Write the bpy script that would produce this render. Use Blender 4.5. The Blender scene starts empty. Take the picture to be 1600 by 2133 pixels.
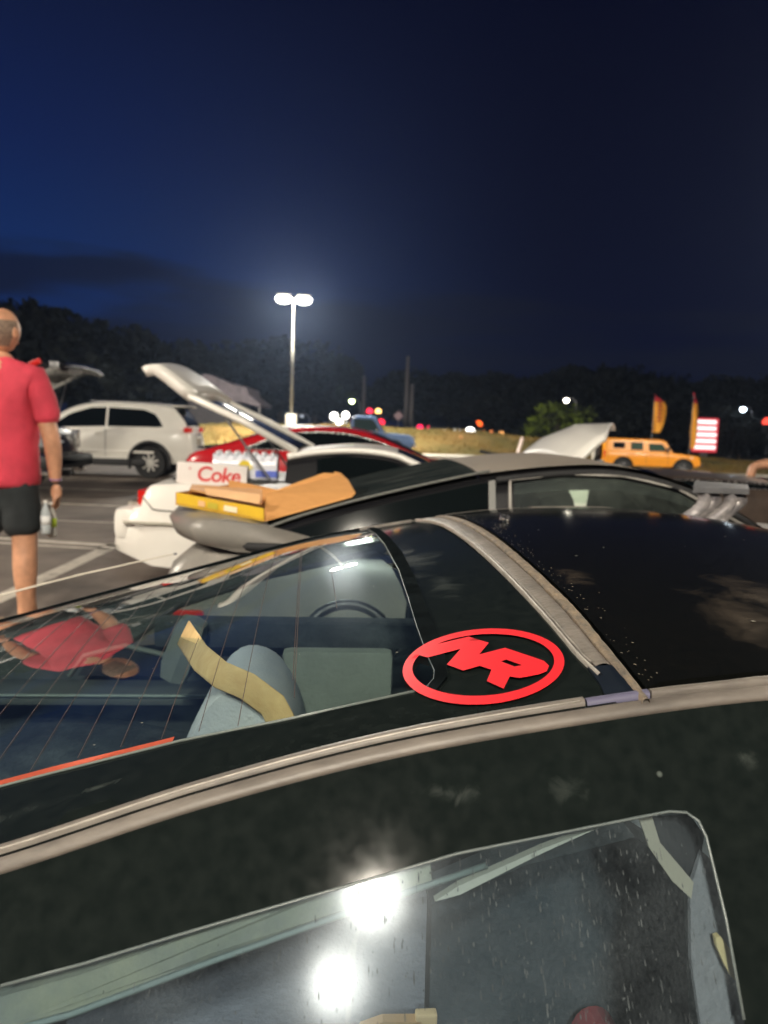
import bpy, bmesh, math, random
from mathutils import Vector, Matrix, Euler
from mathutils.geometry import delaunay_2d_cdt
random.seed(7)
C = bpy.context.scene.collection
scene = bpy.context.scene
R = math.radians

# ------------------------------------------------------------------ camera
CAM = Vector((0, 0, 1.35)); FPX = 1603.0
_p, _r = R(6.28), R(2.0)
FW = Vector((0, math.cos(_p), -math.sin(_p)))
_R0 = Vector((1, 0, 0)); _U0 = _R0.cross(FW)
RT = _R0 * math.cos(_r) + _U0 * math.sin(_r)
UP = -_R0 * math.sin(_r) + _U0 * math.cos(_r)
cd = bpy.data.cameras.new('camera'); cam = bpy.data.objects.new('camera', cd); C.objects.link(cam)
m = Matrix((RT, UP, -FW)).transposed().to_4x4(); m.translation = CAM
cam.matrix_world = m
cd.sensor_fit = 'VERTICAL'; cd.sensor_height = 34.6; cd.lens = 34.6 * FPX / 2133
cd.clip_start = 0.02; cd.clip_end = 3000
cd.dof.use_dof = True; cd.dof.focus_distance = 0.72; cd.dof.aperture_fstop = 26 / 3.6; cd.dof.aperture_blades = 0
scene.camera = cam

# ------------------------------------------------------------------ render settings
scene.render.engine = 'CYCLES'
scene.cycles.use_denoising = True
scene.cycles.max_bounces = 8; scene.cycles.glossy_bounces = 5; scene.cycles.transparent_max_bounces = 16
scene.cycles.diffuse_bounces = 3; scene.cycles.sample_clamp_indirect = 3; scene.cycles.sample_clamp_direct = 14
scene.cycles.caustics_reflective = False; scene.cycles.caustics_refractive = False
scene.view_settings.view_transform = 'Standard'; scene.view_settings.look = 'None'
scene.view_settings.gamma = 1; scene.view_settings.exposure = .30; scene.view_settings.use_curve_mapping = False

# ------------------------------------------------------------------ night sky
W = bpy.data.worlds.new('World'); scene.world = W; W.use_nodes = True
nt = W.node_tree; nt.nodes.clear()
def wn(t, **k):
    n = nt.nodes.new(t)
    for a, b in k.items(): setattr(n, a, b)
    return n
def wl(a, b): nt.links.new(a, b)
tc = wn('ShaderNodeTexCoord'); nrm = wn('ShaderNodeVectorMath', operation='NORMALIZE'); wl(tc.outputs['Generated'], nrm.inputs[0])
sp = wn('ShaderNodeSeparateXYZ'); wl(nrm.outputs[0], sp.inputs[0])
def ramp(tree, stops, interp='EASE'):
    n = tree.nodes.new('ShaderNodeValToRGB'); cr = n.color_ramp; cr.interpolation = interp
    while len(cr.elements) < len(stops): cr.elements.new(0.5)
    for e, (p, c) in zip(cr.elements, stops):
        e.position = p; e.color = (c[0], c[1], c[2], 1)
    return n
west = ramp(nt, [(0.0, (.0036, .0100, .040)), (.17, (.0046, .0200, .092)), (.30, (.0038, .0115, .060)), (.5, (.0030, .0050, .021)), (1, (.001, .002, .009))], 'LINEAR')
east = ramp(nt, [(0.0, (.0014, .0028, .014)), (.12, (.0013, .0024, .0135)), (.4, (.0011, .0017, .0100)), (1, (.0008, .0013, .008))], 'LINEAR')
wl(sp.outputs['Z'], west.inputs[0]); wl(sp.outputs['Z'], east.inputs[0])
az = wn('ShaderNodeMapRange', interpolation_type='SMOOTHSTEP'); az.inputs['From Min'].default_value = .22; az.inputs['From Max'].default_value = -.52
wl(sp.outputs['X'], az.inputs['Value'])
mx = wn('ShaderNodeMix', data_type='RGBA'); wl(az.outputs[0], mx.inputs['Factor']); wl(east.outputs[0], mx.inputs['A']); wl(west.outputs[0], mx.inputs['B'])
# dark cloud bank low in the west
mp = wn('ShaderNodeMapping'); mp.inputs['Scale'].default_value = (2.2, 2.2, 15); mp.inputs['Rotation'].default_value = (0, R(-4), 0); wl(nrm.outputs[0], mp.inputs[0])
nz = wn('ShaderNodeTexNoise'); nz.inputs['Scale'].default_value = 1.5; nz.inputs['Detail'].default_value = 5; wl(mp.outputs[0], nz.inputs['Vector'])
band = ramp(nt, [(0.0, (.62,) * 3), (.085, (.62,) * 3), (.15, (.66,) * 3), (.19, (.58,)*3), (.205, (.0,) * 3), (1, (0,) * 3)], 'LINEAR')
zt = wn('ShaderNodeMath', operation='MULTIPLY_ADD'); wl(sp.outputs['X'], zt.inputs[0]); zt.inputs[1].default_value = .07; 
wl(sp.outputs['Z'], zt.inputs[2]); zt2 = wn('ShaderNodeMath', operation='ADD'); wl(zt.outputs[0], zt2.inputs[0]); zt2.inputs[1].default_value = .018
wl(zt2.outputs[0], band.inputs[0])
am = wn('ShaderNodeMath', operation='ADD'); wl(nz.outputs['Fac'], am.inputs[0]); wl(band.outputs[0], am.inputs[1])
cl = wn('ShaderNodeMapRange', interpolation_type='SMOOTHSTEP'); cl.inputs['From Min'].default_value = 1.0; cl.inputs['From Max'].default_value = 1.22
cl.inputs['To Max'].default_value = .80
wl(am.outputs[0], cl.inputs['Value'])
cm = wn('ShaderNodeMix', data_type='RGBA'); wl(cl.outputs[0], cm.inputs['Factor']); wl(mx.outputs['Result'], cm.inputs['A']); cm.inputs['B'].default_value = (.0038, .0050, .0125, 1)
bg = wn('ShaderNodeBackground'); bg.inputs['Strength'].default_value = 1.0; wl(cm.outputs['Result'], bg.inputs[0])
wo = wn('ShaderNodeOutputWorld'); wl(bg.outputs[0], wo.inputs[0])

# ------------------------------------------------------------------ helpers
def at(px, py, Y):
    """the place that stands Y metres in front of the viewpoint where the photograph shows (px, py)"""
    v = FW + RT * ((px - 800) / FPX) + UP * ((1066.5 - py) / FPX)
    return CAM + v * (Y / v.y)
def ground_at(px, py, z=0.0):
    v = FW + RT * ((px - 800) / FPX) + UP * ((1066.5 - py) / FPX)
    return CAM + v * ((z - 1.35) / v.z)
def tag(o, label=None, cat=None, group=None, kind=None):
    if label: o['label'] = label
    if cat: o['category'] = cat
    if group: o['group'] = group
    if kind: o['kind'] = kind
    return o
def empty(name, loc=(0, 0, 0), rz=0, label=None, cat=None, group=None):
    o = bpy.data.objects.new(name, None); C.objects.link(o); o.location = loc; o.rotation_euler = (0, 0, rz); o.empty_display_size = .1
    return tag(o, label, cat, group)
def mesh(name, vs, fs, mat=None, parent=None, smooth=False, label=None):
    me = bpy.data.meshes.new(name); me.from_pydata([tuple(v) for v in vs], [], fs); me.validate(); me.update()
    if mat:
        for mm in (mat if isinstance(mat, (list, tuple)) else [mat]): me.materials.append(mm)
    if smooth: me.shade_smooth()
    o = bpy.data.objects.new(name, me); C.objects.link(o)
    if parent: o.parent = parent
    if label: o['label'] = label
    return o
class MB:
    """collects simple solids and links them as one mesh object"""
    def __init__(s): s.v = []; s.f = []
    def add(s, vs, fs):
        n = len(s.v); s.v += [tuple(v) for v in vs]; s.f += [tuple(i + n for i in f) for f in fs]; return s
    def box(s, c, d, rot=None, bev=0):
        bm = bmesh.new(); bmesh.ops.create_cube(bm, size=1)
        for v in bm.verts: v.co = Vector((v.co.x * d[0], v.co.y * d[1], v.co.z * d[2]))
        if bev: bmesh.ops.bevel(bm, geom=bm.edges[:], offset=bev, segments=2, affect='EDGES', profile=.6)
        M = (rot.to_matrix().to_4x4() if rot else Matrix.Identity(4))
        vs = [(M @ v.co) + Vector(c) for v in bm.verts]; bm.verts.index_update()
        fs = [[v.index for v in f.verts] for f in bm.faces]; bm.free()
        return s.add(vs, fs)
    def tube(s, pts, r, n=8, cap=True, closed=False):
        pts = [Vector(p) for p in pts]; N = len(pts); rs = r if isinstance(r, (list, tuple)) else [r] * N
        vs = []; fs = []; up = Vector((0, 0, 1)); prev = None
        for i, p in enumerate(pts):
            if closed: t = pts[(i + 1) % N] - pts[i - 1]
            else: t = pts[min(i + 1, N - 1)] - pts[max(i - 1, 0)]
            t = t.normalized() if t.length > 1e-9 else Vector((1, 0, 0))
            if prev is None:
                a = t.cross(up) if abs(t.dot(up)) < .95 else t.cross(Vector((1, 0, 0)))
            else: a = prev - t * prev.dot(t)
            a.normalize(); prev = a; b = t.cross(a)
            for k in range(n):
                w = 2 * math.pi * k / n; vs.append(p + (a * math.cos(w) + b * math.sin(w)) * rs[i])
        for i in range(N if closed else N - 1):
            j = (i + 1) % N
            for k in range(n): fs.append((i * n + k, i * n + (k + 1) % n, j * n + (k + 1) % n, j * n + k))
        if cap and not closed: fs += [tuple(range(n))[::-1], tuple(range((N - 1) * n, N * n))]
        return s.add(vs, fs)
    def lathe(s, c, prof, n=24, axis='Z'):
        vs = []; fs = []; c = Vector(c)
        for (r, h) in prof:
            for k in range(n):
                w = 2 * math.pi * k / n; x, y = r * math.cos(w), r * math.sin(w)
                q = (x, y, h) if axis == 'Z' else ((x, h, y) if axis == 'Y' else (h, x, y)); vs.append(c + Vector(q))
        for i in range(len(prof) - 1):
            for k in range(n): fs.append((i * n + k, i * n + (k + 1) % n, (i + 1) * n + (k + 1) % n, (i + 1) * n + k))
        fs += [tuple(range(n))[::-1], tuple(range((len(prof) - 1) * n, len(prof) * n))]
        return s.add(vs, fs)
    def grid(s, rows):
        n = len(rows[0]); vs = [p for r in rows for p in r]
        fs = [(i * n + k, i * n + k + 1, (i + 1) * n + k + 1, (i + 1) * n + k) for i in range(len(rows) - 1) for k in range(n - 1)]
        return s.add(vs, fs)
    def prism(s, poly, off):
        """planar polygon (3-D points) extruded by vector off"""
        n = len(poly); poly = [Vector(p) for p in poly]; off = Vector(off)
        return s.add(poly + [p + off for p in poly], [tuple(range(n)), tuple(range(2 * n - 1, n - 1, -1))] + [(i, i + n, (i + 1) % n + n, (i + 1) % n) for i in range(n)])
    def build(s, name, mat, parent=None, smooth=False, label=None, normals=True):
        o = mesh(name, s.v, s.f, mat, parent, False, label)
        if normals:
            bm = bmesh.new(); bm.from_mesh(o.data); bmesh.ops.recalc_face_normals(bm, faces=bm.faces[:]); bm.to_mesh(o.data); bm.free()
        if smooth:
            o.data.shade_smooth()
            if smooth != True: o.data.set_sharp_from_angle(angle=R(smooth))
        return o
def pch(P, x):
    n = len(P)
    if x <= P[0][0]: return P[0][1] + (x - P[0][0]) * (P[1][1] - P[0][1]) / (P[1][0] - P[0][0])
    if x >= P[-1][0]: return P[-1][1] + (x - P[-1][0]) * (P[-1][1] - P[-2][1]) / (P[-1][0] - P[-2][0])
    i = max(j for j in range(n - 1) if P[j][0] <= x)
    def mm(k):
        if k == 0: return (P[1][1] - P[0][1]) / (P[1][0] - P[0][0])
        if k == n - 1: return (P[-1][1] - P[-2][1]) / (P[-1][0] - P[-2][0])
        return (P[k + 1][1] - P[k - 1][1]) / (P[k + 1][0] - P[k - 1][0])
    h = P[i + 1][0] - P[i][0]; t = (x - P[i][0]) / h
    return (2*t**3-3*t*t+1)*P[i][1] + (t**3-2*t*t+t)*h*mm(i) + (-2*t**3+3*t*t)*P[i+1][1] + (t**3-t*t)*h*mm(i+1)
def lin(P, x):
    if x <= P[0][0]: return P[0][1]
    for (a, b), (c, d) in zip(P, P[1:]):
        if x <= c: return b + (d - b) * (x - a) / max(c - a, 1e-9)
    return P[-1][1]
def inside(p, poly):
    x, y = p; r = False; j = len(poly) - 1
    for i in range(len(poly)):
        xi, yi = poly[i]; xj, yj = poly[j]
        if (yi > y) != (yj > y) and x < (xj - xi) * (y - yi) / (yj - yi) + xi: r = not r
        j = i
    return r
def rounded(poly, n=2):
    for _ in range(n):
        q = []
        for i in range(len(poly)):
            a, b = poly[i], poly[(i + 1) % len(poly)]
            q += [(a[0]*.75+b[0]*.25, a[1]*.75+b[1]*.25), (a[0]*.25+b[0]*.75, a[1]*.25+b[1]*.75)]
        poly = q
    return poly
def patch(name, outer, holes, fn, step, mat, parent, off=0.0, thick=0.0, label=None, smooth=True):
    """a curved sheet: the flat outline `outer` minus `holes`, refined to `step`, lifted onto fn(u, v) -> 3-D point"""
    def densify(poly):
        out = []
        for i in range(len(poly)):
            a, b = Vector(poly[i]), Vector(poly[(i + 1) % len(poly)]); k = max(1, int((b - a).length / step))
            out += [a + (b - a) * t / k for t in range(k)]
        return out
    pts = []; edges = []
    for poly in [outer] + holes:
        d = densify(poly); n0 = len(pts); pts += d; edges += [(n0 + i, n0 + (i + 1) % len(d)) for i in range(len(d))]
    x0, x1 = min(p[0] for p in outer), max(p[0] for p in outer); y0, y1 = min(p[1] for p in outer), max(p[1] for p in outer)
    nx, ny = int((x1 - x0) / step) + 1, int((y1 - y0) / step) + 1
    for i in range(1, nx):
        for j in range(1, ny):
            p = (x0 + (i + .5 * (j % 2)) * step, y0 + j * step)
            if inside(p, outer) and not any(inside(p, h) for h in holes): pts.append(Vector(p))
    V, E, F, *_ = delaunay_2d_cdt(pts, edges, [], 0, 1e-6)
    keep = []
    for f in F:
        c = sum((V[i] for i in f), Vector((0, 0))) / len(f)
        if inside(c, outer) and not any(inside(c, h) for h in holes): keep.append(list(f))
    e = 1e-3; P3 = []; NN = []
    for v in V:
        p = Vector(fn(v[0], v[1])); n = (Vector(fn(v[0] + e, v[1])) - p).cross(Vector(fn(v[0], v[1] + e)) - p).normalized()
        P3.append(p + n * off); NN.append(n)
    if thick:
        n0 = len(P3); cnt = {}
        for f in keep:
            for i in range(3): k = (f[i], f[(i + 1) % 3]); cnt[k] = 1
        P3 = P3 + [p - n * thick for p, n in zip(P3, NN)]
        sides = [(a, a + n0, b + n0, b) for (a, b) in cnt if (b, a) not in cnt]
        fs = keep + [[i + n0 for i in f[::-1]] for f in keep] + sides
    else: fs = keep
    o = mesh(name, P3, fs, mat, parent, False, label)
    bm = bmesh.new(); bm.from_mesh(o.data); bmesh.ops.delete(bm, geom=[v for v in bm.verts if not v.link_faces], context='VERTS'); bm.to_mesh(o.data); bm.free()
    if smooth:
        o.data.shade_smooth()
        if thick: o.data.set_sharp_from_angle(angle=R(50))
    return o

# ------------------------------------------------------------------ materials
def srgb(r, g, b):
    f = lambda c: (c / 255 / 12.92) if c / 255 <= .04045 else ((c / 255 + .055) / 1.055) ** 2.4
    return (f(r), f(g), f(b))
def mat(name, col, rough=.5, metal=0, spec=.5, coat=0, emit=None, estr=0, var=0, vscale=8, bump=0, bscale=60, col2=None, rvar=0, detail=5, stretch=(1, 1, 1), trans=0, alpha=1, mlo=.35, mhi=.65):
    m = bpy.data.materials.new(name); m.use_nodes = True; t = m.node_tree; b = t.nodes['Principled BSDF']
    b.inputs['Base Color'].default_value = (*col, 1); b.inputs['Roughness'].default_value = rough; b.inputs['Metallic'].default_value = metal
    b.inputs['Specular IOR Level'].default_value = spec; b.inputs['Coat Weight'].default_value = coat; b.inputs['Coat Roughness'].default_value = .06
    if trans: b.inputs['Transmission Weight'].default_value = trans
    if alpha < 1: b.inputs['Alpha'].default_value = alpha
    if emit: b.inputs['Emission Color'].default_value = (*emit, 1); b.inputs['Emission Strength'].default_value = estr
    if var or col2 or bump or rvar:
        tcn = t.nodes.new('ShaderNodeTexCoord'); mpn = t.nodes.new('ShaderNodeMapping'); mpn.inputs['Scale'].default_value = stretch
        t.links.new(tcn.outputs['Object'], mpn.inputs[0])
    if var or col2 or rvar:
        n = t.nodes.new('ShaderNodeTexNoise'); n.inputs['Scale'].default_value = vscale; n.inputs['Detail'].default_value = detail; n.inputs['Roughness'].default_value = .62
        t.links.new(mpn.outputs[0], n.inputs['Vector'])
        mr = t.nodes.new('ShaderNodeMapRange'); mr.inputs['From Min'].default_value = mlo; mr.inputs['From Max'].default_value = mhi; t.links.new(n.outputs['Fac'], mr.inputs['Value'])
        if var or col2:
            mxn = t.nodes.new('ShaderNodeMix'); mxn.data_type = 'RGBA'
            a = col if col2 else tuple(c * (1 - var) for c in col); bb = col2 if col2 else tuple(min(1, c * (1 + var)) for c in col)
            mxn.inputs['A'].default_value = (*a, 1); mxn.inputs['B'].default_value = (*bb, 1)
            t.links.new(mr.outputs[0], mxn.inputs['Factor']); t.links.new(mxn.outputs['Result'], b.inputs['Base Color'])
        if rvar:
            r2 = t.nodes.new('ShaderNodeMapRange'); r2.inputs['To Min'].default_value = max(.02, rough - rvar); r2.inputs['To Max'].default_value = min(1, rough + rvar)
            t.links.new(mr.outputs[0], r2.inputs['Value']); t.links.new(r2.outputs[0], b.inputs['Roughness'])
    if bump:
        n2 = t.nodes.new('ShaderNodeTexNoise'); n2.inputs['Scale'].default_value = bscale; n2.inputs['Detail'].default_value = 4; t.links.new(mpn.outputs[0], n2.inputs['Vector'])
        bp = t.nodes.new('ShaderNodeBump'); bp.inputs['Strength'].default_value = bump; bp.inputs['Distance'].default_value = .01; t.links.new(n2.outputs['Fac'], bp.inputs['Height']); t.links.new(bp.outputs[0], b.inputs['Normal'])
    return m
def emat(name, col, s):
    m = bpy.data.materials.new(name); m.use_nodes = True; t = m.node_tree; t.nodes.clear()
    e = t.nodes.new('ShaderNodeEmission'); e.inputs[0].default_value = (*col, 1); e.inputs[1].default_value = s
    o = t.nodes.new('ShaderNodeOutputMaterial'); t.links.new(e.outputs[0], o.inputs[0]); return m
def glass_mat(name, tint, dust=.05, dust_col=(.35, .4, .42), haze=.02, haze_rough=.3, scale=30, stretch=(1, 1, 1), rough=.0, con=(.14, .40, .25, 2.2), big=.12):
    """thin window glass: see-through, mirror-like at a slant, with a film of dust and smears"""
    m = bpy.data.materials.new(name); m.use_nodes = True; t = m.node_tree; t.nodes.clear(); N = t.nodes.new; L = t.links.new
    tr = N('ShaderNodeBsdfTransparent'); tr.inputs[0].default_value = (*tint, 1)
    gl = N('ShaderNodeBsdfGlossy'); gl.inputs['Roughness'].default_value = rough; gl.inputs[0].default_value = (1, 1, 1, 1)
    ge = N('ShaderNodeNewGeometry'); dt = N('ShaderNodeVectorMath'); dt.operation = 'DOT_PRODUCT'; L(ge.outputs['Incoming'], dt.inputs[0]); L(ge.outputs['Normal'], dt.inputs[1])
    ab = N('ShaderNodeMath'); ab.operation = 'ABSOLUTE'; L(dt.outputs['Value'], ab.inputs[0]); on = N('ShaderNodeMath'); on.operation = 'SUBTRACT'; on.inputs[0].default_value = 1; L(ab.outputs[0], on.inputs[1])
    pw = N('ShaderNodeMath'); pw.operation = 'POWER'; L(on.outputs[0], pw.inputs[0]); pw.inputs[1].default_value = 4.6
    fr = N('ShaderNodeMath'); fr.operation = 'MULTIPLY_ADD'; L(pw.outputs[0], fr.inputs[0]); fr.inputs[1].default_value = .93; fr.inputs[2].default_value = .055
    m1 = N('ShaderNodeMixShader'); L(fr.outputs[0], m1.inputs[0]); L(tr.outputs[0], m1.inputs[1]); L(gl.outputs[0], m1.inputs[2])
    hz = N('ShaderNodeBsdfGlossy'); hz.inputs['Roughness'].default_value = haze_rough; hz.inputs[0].default_value = (.8, .9, 1, 1)
    m2 = N('ShaderNodeMixShader'); m2.inputs[0].default_value = haze; L(m1.outputs[0], m2.inputs[1]); L(hz.outputs[0], m2.inputs[2])
    df = N('ShaderNodeBsdfDiffuse'); df.inputs[0].default_value = (*dust_col, 1)
    tcn = N('ShaderNodeTexCoord'); mpn = N('ShaderNodeMapping'); mpn.inputs['Scale'].default_value = stretch; L(tcn.outputs['Object'], mpn.inputs[0])
    n = N('ShaderNodeTexNoise'); n.inputs['Scale'].default_value = scale; n.inputs['Detail'].default_value = 8; n.inputs['Roughness'].default_value = .7; L(mpn.outputs[0], n.inputs['Vector'])
    n2 = N('ShaderNodeTexNoise'); n2.inputs['Scale'].default_value = scale * big; n2.inputs['Detail'].default_value = 3; L(tcn.outputs['Object'], n2.inputs['Vector'])
    mu = N('ShaderNodeMath'); mu.operation = 'MULTIPLY'; L(n.outputs['Fac'], mu.inputs[0]); L(n2.outputs['Fac'], mu.inputs[1])
    mr = N('ShaderNodeMapRange'); mr.inputs['From Min'].default_value = con[0]; mr.inputs['From Max'].default_value = con[1]; mr.inputs['To Min'].default_value = dust * con[2]; mr.inputs['To Max'].default_value = dust * con[3]
    L(mu.outputs[0], mr.inputs['Value'])
    m3 = N('ShaderNodeMixShader'); L(mr.outputs[0], m3.inputs[0]); L(m2.outputs[0], m3.inputs[1]); L(df.outputs[0], m3.inputs[2])
    o = N('ShaderNodeOutputMaterial'); L(m3.outputs[0], o.inputs[0]); return m
def dusty_paint(name, base, dust=(.10, .10, .085), amt=.5, scale=2.2, rough=.16, lo=.50, hi=.80, floor=.0, speck=True, spec=.5, bump=.06, smears=()):
    m = bpy.data.materials.new(name); m.use_nodes = True; t = m.node_tree; b = t.nodes['Principled BSDF']; N = t.nodes.new; L = t.links.new
    tcn = N('ShaderNodeTexCoord')
    n = N('ShaderNodeTexNoise'); n.inputs['Scale'].default_value = scale; n.inputs['Detail'].default_value = 6; n.inputs['Roughness'].default_value = .6; n.inputs['Distortion'].default_value = .6; L(tcn.outputs['Object'], n.inputs['Vector'])
    mr = N('ShaderNodeMapRange'); mr.interpolation_type = 'SMOOTHSTEP'; mr.inputs['From Min'].default_value = lo; mr.inputs['From Max'].default_value = hi; mr.inputs['To Min'].default_value = floor; mr.inputs['To Max'].default_value = amt; L(n.outputs['Fac'], mr.inputs['Value'])
    fine = N('ShaderNodeTexNoise'); fine.inputs['Scale'].default_value = 90; fine.inputs['Detail'].default_value = 3; L(tcn.outputs['Object'], fine.inputs['Vector'])
    fr = N('ShaderNodeMapRange'); fr.inputs['From Min'].default_value = .3; fr.inputs['From Max'].default_value = .7; fr.inputs['To Min'].default_value = .55; fr.inputs['To Max'].default_value = 1.25; L(fine.outputs['Fac'], fr.inputs['Value'])
    mu = N('ShaderNodeMath'); mu.operation = 'MULTIPLY'; L(mr.outputs[0], mu.inputs[0]); L(fr.outputs[0], mu.inputs[1])
    fac = mu.outputs[0]
    for (c, s, k, sc) in smears:      # placed smears, some dust and some painted-in reflections, each with its own place, size and grain
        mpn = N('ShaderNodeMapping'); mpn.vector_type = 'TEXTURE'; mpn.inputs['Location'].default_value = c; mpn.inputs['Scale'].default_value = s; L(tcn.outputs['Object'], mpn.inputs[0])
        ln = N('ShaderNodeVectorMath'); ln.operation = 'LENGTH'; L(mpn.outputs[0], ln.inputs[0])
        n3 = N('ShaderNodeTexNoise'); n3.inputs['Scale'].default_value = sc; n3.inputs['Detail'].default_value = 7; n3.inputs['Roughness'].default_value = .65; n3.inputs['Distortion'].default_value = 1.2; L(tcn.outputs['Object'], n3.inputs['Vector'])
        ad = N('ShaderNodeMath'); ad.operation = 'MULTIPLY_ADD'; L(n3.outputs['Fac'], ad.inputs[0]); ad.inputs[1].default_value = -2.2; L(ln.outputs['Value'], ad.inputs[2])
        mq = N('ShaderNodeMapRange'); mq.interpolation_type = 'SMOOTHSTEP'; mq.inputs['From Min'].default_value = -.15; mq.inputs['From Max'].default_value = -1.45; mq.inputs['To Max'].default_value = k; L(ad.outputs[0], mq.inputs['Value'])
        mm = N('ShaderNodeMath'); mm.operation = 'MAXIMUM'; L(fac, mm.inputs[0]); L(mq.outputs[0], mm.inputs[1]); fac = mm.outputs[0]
    if speck:
        v = N('ShaderNodeTexVoronoi'); v.inputs['Scale'].default_value = 26; v.inputs['Randomness'].default_value = 1; L(tcn.outputs['Object'], v.inputs['Vector'])
        vs = N('ShaderNodeMapRange'); vs.inputs['From Min'].default_value = .075; vs.inputs['From Max'].default_value = .03; vs.inputs['To Max'].default_value = 1; L(v.outputs['Distance'], vs.inputs['Value'])
        vc = N('ShaderNodeMath'); vc.operation = 'GREATER_THAN'; vc.inputs[1].default_value = .86; sx = N('ShaderNodeSeparateColor'); L(v.outputs['Color'], sx.inputs[0]); L(sx.outputs[0], vc.inputs[0])
        vm = N('ShaderNodeMath'); vm.operation = 'MULTIPLY'; L(vs.outputs[0], vm.inputs[0]); L(vc.outputs[0], vm.inputs[1])
        mxm = N('ShaderNodeMath'); mxm.operation = 'MAXIMUM'; L(fac, mxm.inputs[0]); L(vm.outputs[0], mxm.inputs[1]); fac = mxm.outputs[0]
    mxn = N('ShaderNodeMix'); mxn.data_type = 'RGBA'; mxn.inputs['A'].default_value = (*base, 1); mxn.inputs['B'].default_value = (*dust, 1); L(fac, mxn.inputs['Factor'])
    L(mxn.outputs['Result'], b.inputs['Base Color'])
    rr = N('ShaderNodeMapRange'); rr.inputs['To Min'].default_value = rough; rr.inputs['To Max'].default_value = .75; L(fac, rr.inputs['Value']); L(rr.outputs[0], b.inputs['Roughness'])
    b.inputs['Specular IOR Level'].default_value = spec
    bp = N('ShaderNodeBump'); bp.inputs['Strength'].default_value = bump; bp.inputs['Distance'].default_value = .002; L(fine.outputs['Fac'], bp.inputs['Height']); L(bp.outputs[0], b.inputs['Normal'])
    return m

M = {}
M['lamp'] = emat('lamp_lens', (1.0, .91, .76), 1050)
M['lamp_far'] = emat('lamp_lens_far', (1.0, .95, .84), 2200)
M['pole'] = mat('painted_pole', (.24, .23, .20), .5, var=.15, vscale=3)
M['steel'] = mat('grey_steel', (.20, .20, .21), .45, metal=.6, var=.2)
M['concrete'] = mat('concrete', (.42, .39, .33), .85, var=.15, vscale=6, bump=.2)
M['rubber'] = mat('rubber', (.015, .015, .016), .8)
M['tyre'] = mat('tyre_rubber', (.02, .02, .02), .85, var=.3, vscale=30)
M['rim'] = mat('alloy_rim', (.58, .56, .52), .4, metal=.15, var=.1)
M['chrome'] = mat('chrome', (.75, .73, .70), .22, metal=1, rvar=.1, vscale=30)
M['dark'] = mat('black_plastic', (.012, .012, .013), .55)
M['tint'] = mat('dark_window_glass', (.004, .006, .006), .04, spec=.6)
M['white'] = mat('white_car_paint', (.82, .79, .73), .28, coat=.4, var=.04, vscale=2)
M['pearl'] = mat('pale_suv_paint', (.84, .81, .74), .3, coat=.4, var=.04, vscale=2)
M['redp'] = mat('red_car_paint', (.52, .012, .018), .25, coat=.5)
M['black'] = mat('black_car_paint', (.010, .010, .011), .2, coat=.5)
M['grey'] = dusty_paint('grey_car_paint', (.17, .16, .145), (.30, .26, .215), .6, 3, .28, .4, .7, .1, speck=False)
M['blue'] = mat('blue_truck_paint', (.13, .22, .42), .4, var=.15, vscale=3)
M['yellow'] = mat('yellow_suv_paint', (.78, .29, .012), .35, coat=.2, var=.05)
M['brown'] = mat('dark_brown_paint', (.045, .032, .026), .3, coat=.3, col2=(.09, .065, .05), vscale=5)
M['tail'] = mat('red_lens', (.45, .01, .01), .15, emit=(1, .05, .02), estr=.12)
M['amber'] = mat('amber_lens', (.7, .2, .02), .15)
M['skin'] = mat('skin', (.58, .29, .17), .5, var=.22, vscale=7, bump=.25, bscale=60)
M['hair'] = mat('short_grey_hair', (.24, .165, .12), .8, var=.4, vscale=70, bump=.3, bscale=200)
M['tee'] = mat('red_cotton', (.62, .048, .080), .85, var=.14, vscale=5, bump=1.0, bscale=8)
M['shorts'] = mat('dark_cotton', (.018, .022, .024), .85, var=.3, vscale=6, bump=.3, bscale=20)

# ------------------------------------------------------------------ ground
def ss(a, b, x):
    t = max(0, min(1, (x - a) / (b - a))); return t * t * (3 - 2 * t)
CREST = [(-60, 1.0), (-12, 1.1), (-4, 1.35), (3, 1.32), (8, 1.08), (13, .8), (19, .1), (40, -.2), (80, -.3)]
def gh(x, y):
    b = -.45 * ss(5, 12, x) * ss(15, 34, y)
    return b + (lin(CREST, x) - b) * ss(39, 47, y) - .25 * ss(50, 60, y)
def sheet(name, xs, ys, m, off=0):
    mb = MB(); mb.grid([[(x, y, gh(x, y) + off) for x in xs] for y in ys])
    o = mb.build(name, m, None, True, normals=False); tag(o, kind='structure'); return o
def fr(a, b, n): return [a + (b - a) * i / n for i in range(n + 1)]
XS = [-400, -200, -100, -60] + fr(-50, 50, 100) + [60, 100, 200, 400]
M['asphalt'] = mat('asphalt', (.085, .066, .053), .85, col2=(.19, .152, .125), vscale=.9, detail=8, bump=.5, bscale=120)
M['grass'] = mat('dry_grass', (.16, .090, .016), .95, col2=(.075, .065, .010), vscale=.28, bump=.6, bscale=30, detail=6)
M['fargrd'] = mat('dark_verge', (.04, .045, .02), .95, var=.4, vscale=.1)
M['line'] = mat('worn_white_paint', (.56, .50, .42), .8, col2=(.26, .225, .19), vscale=7, mlo=.48, mhi=.75)
sheet('parking_lot', XS, [-200, -100, -60] + fr(-40, 38, 78), M['asphalt'])
sheet('grass_bank', XS, fr(38, 52, 28), M['grass'])
sheet('far_field', XS, fr(52, 60, 4) + [80, 120, 200, 400, 900], M['fargrd'])
mb = MB(); mb.grid([[(x, y, gh(x, 38) + .13) for x in fr(-40, 30, 70)] for y in (35.2, 38.0)])
mb.grid([[(x, 35.2, gh(x, 35.2) + z) for x in fr(-40, 30, 70)] for z in (-.05, .13)])
tag(mb.build('pavement', M['concrete'], normals=False), kind='structure')
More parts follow.
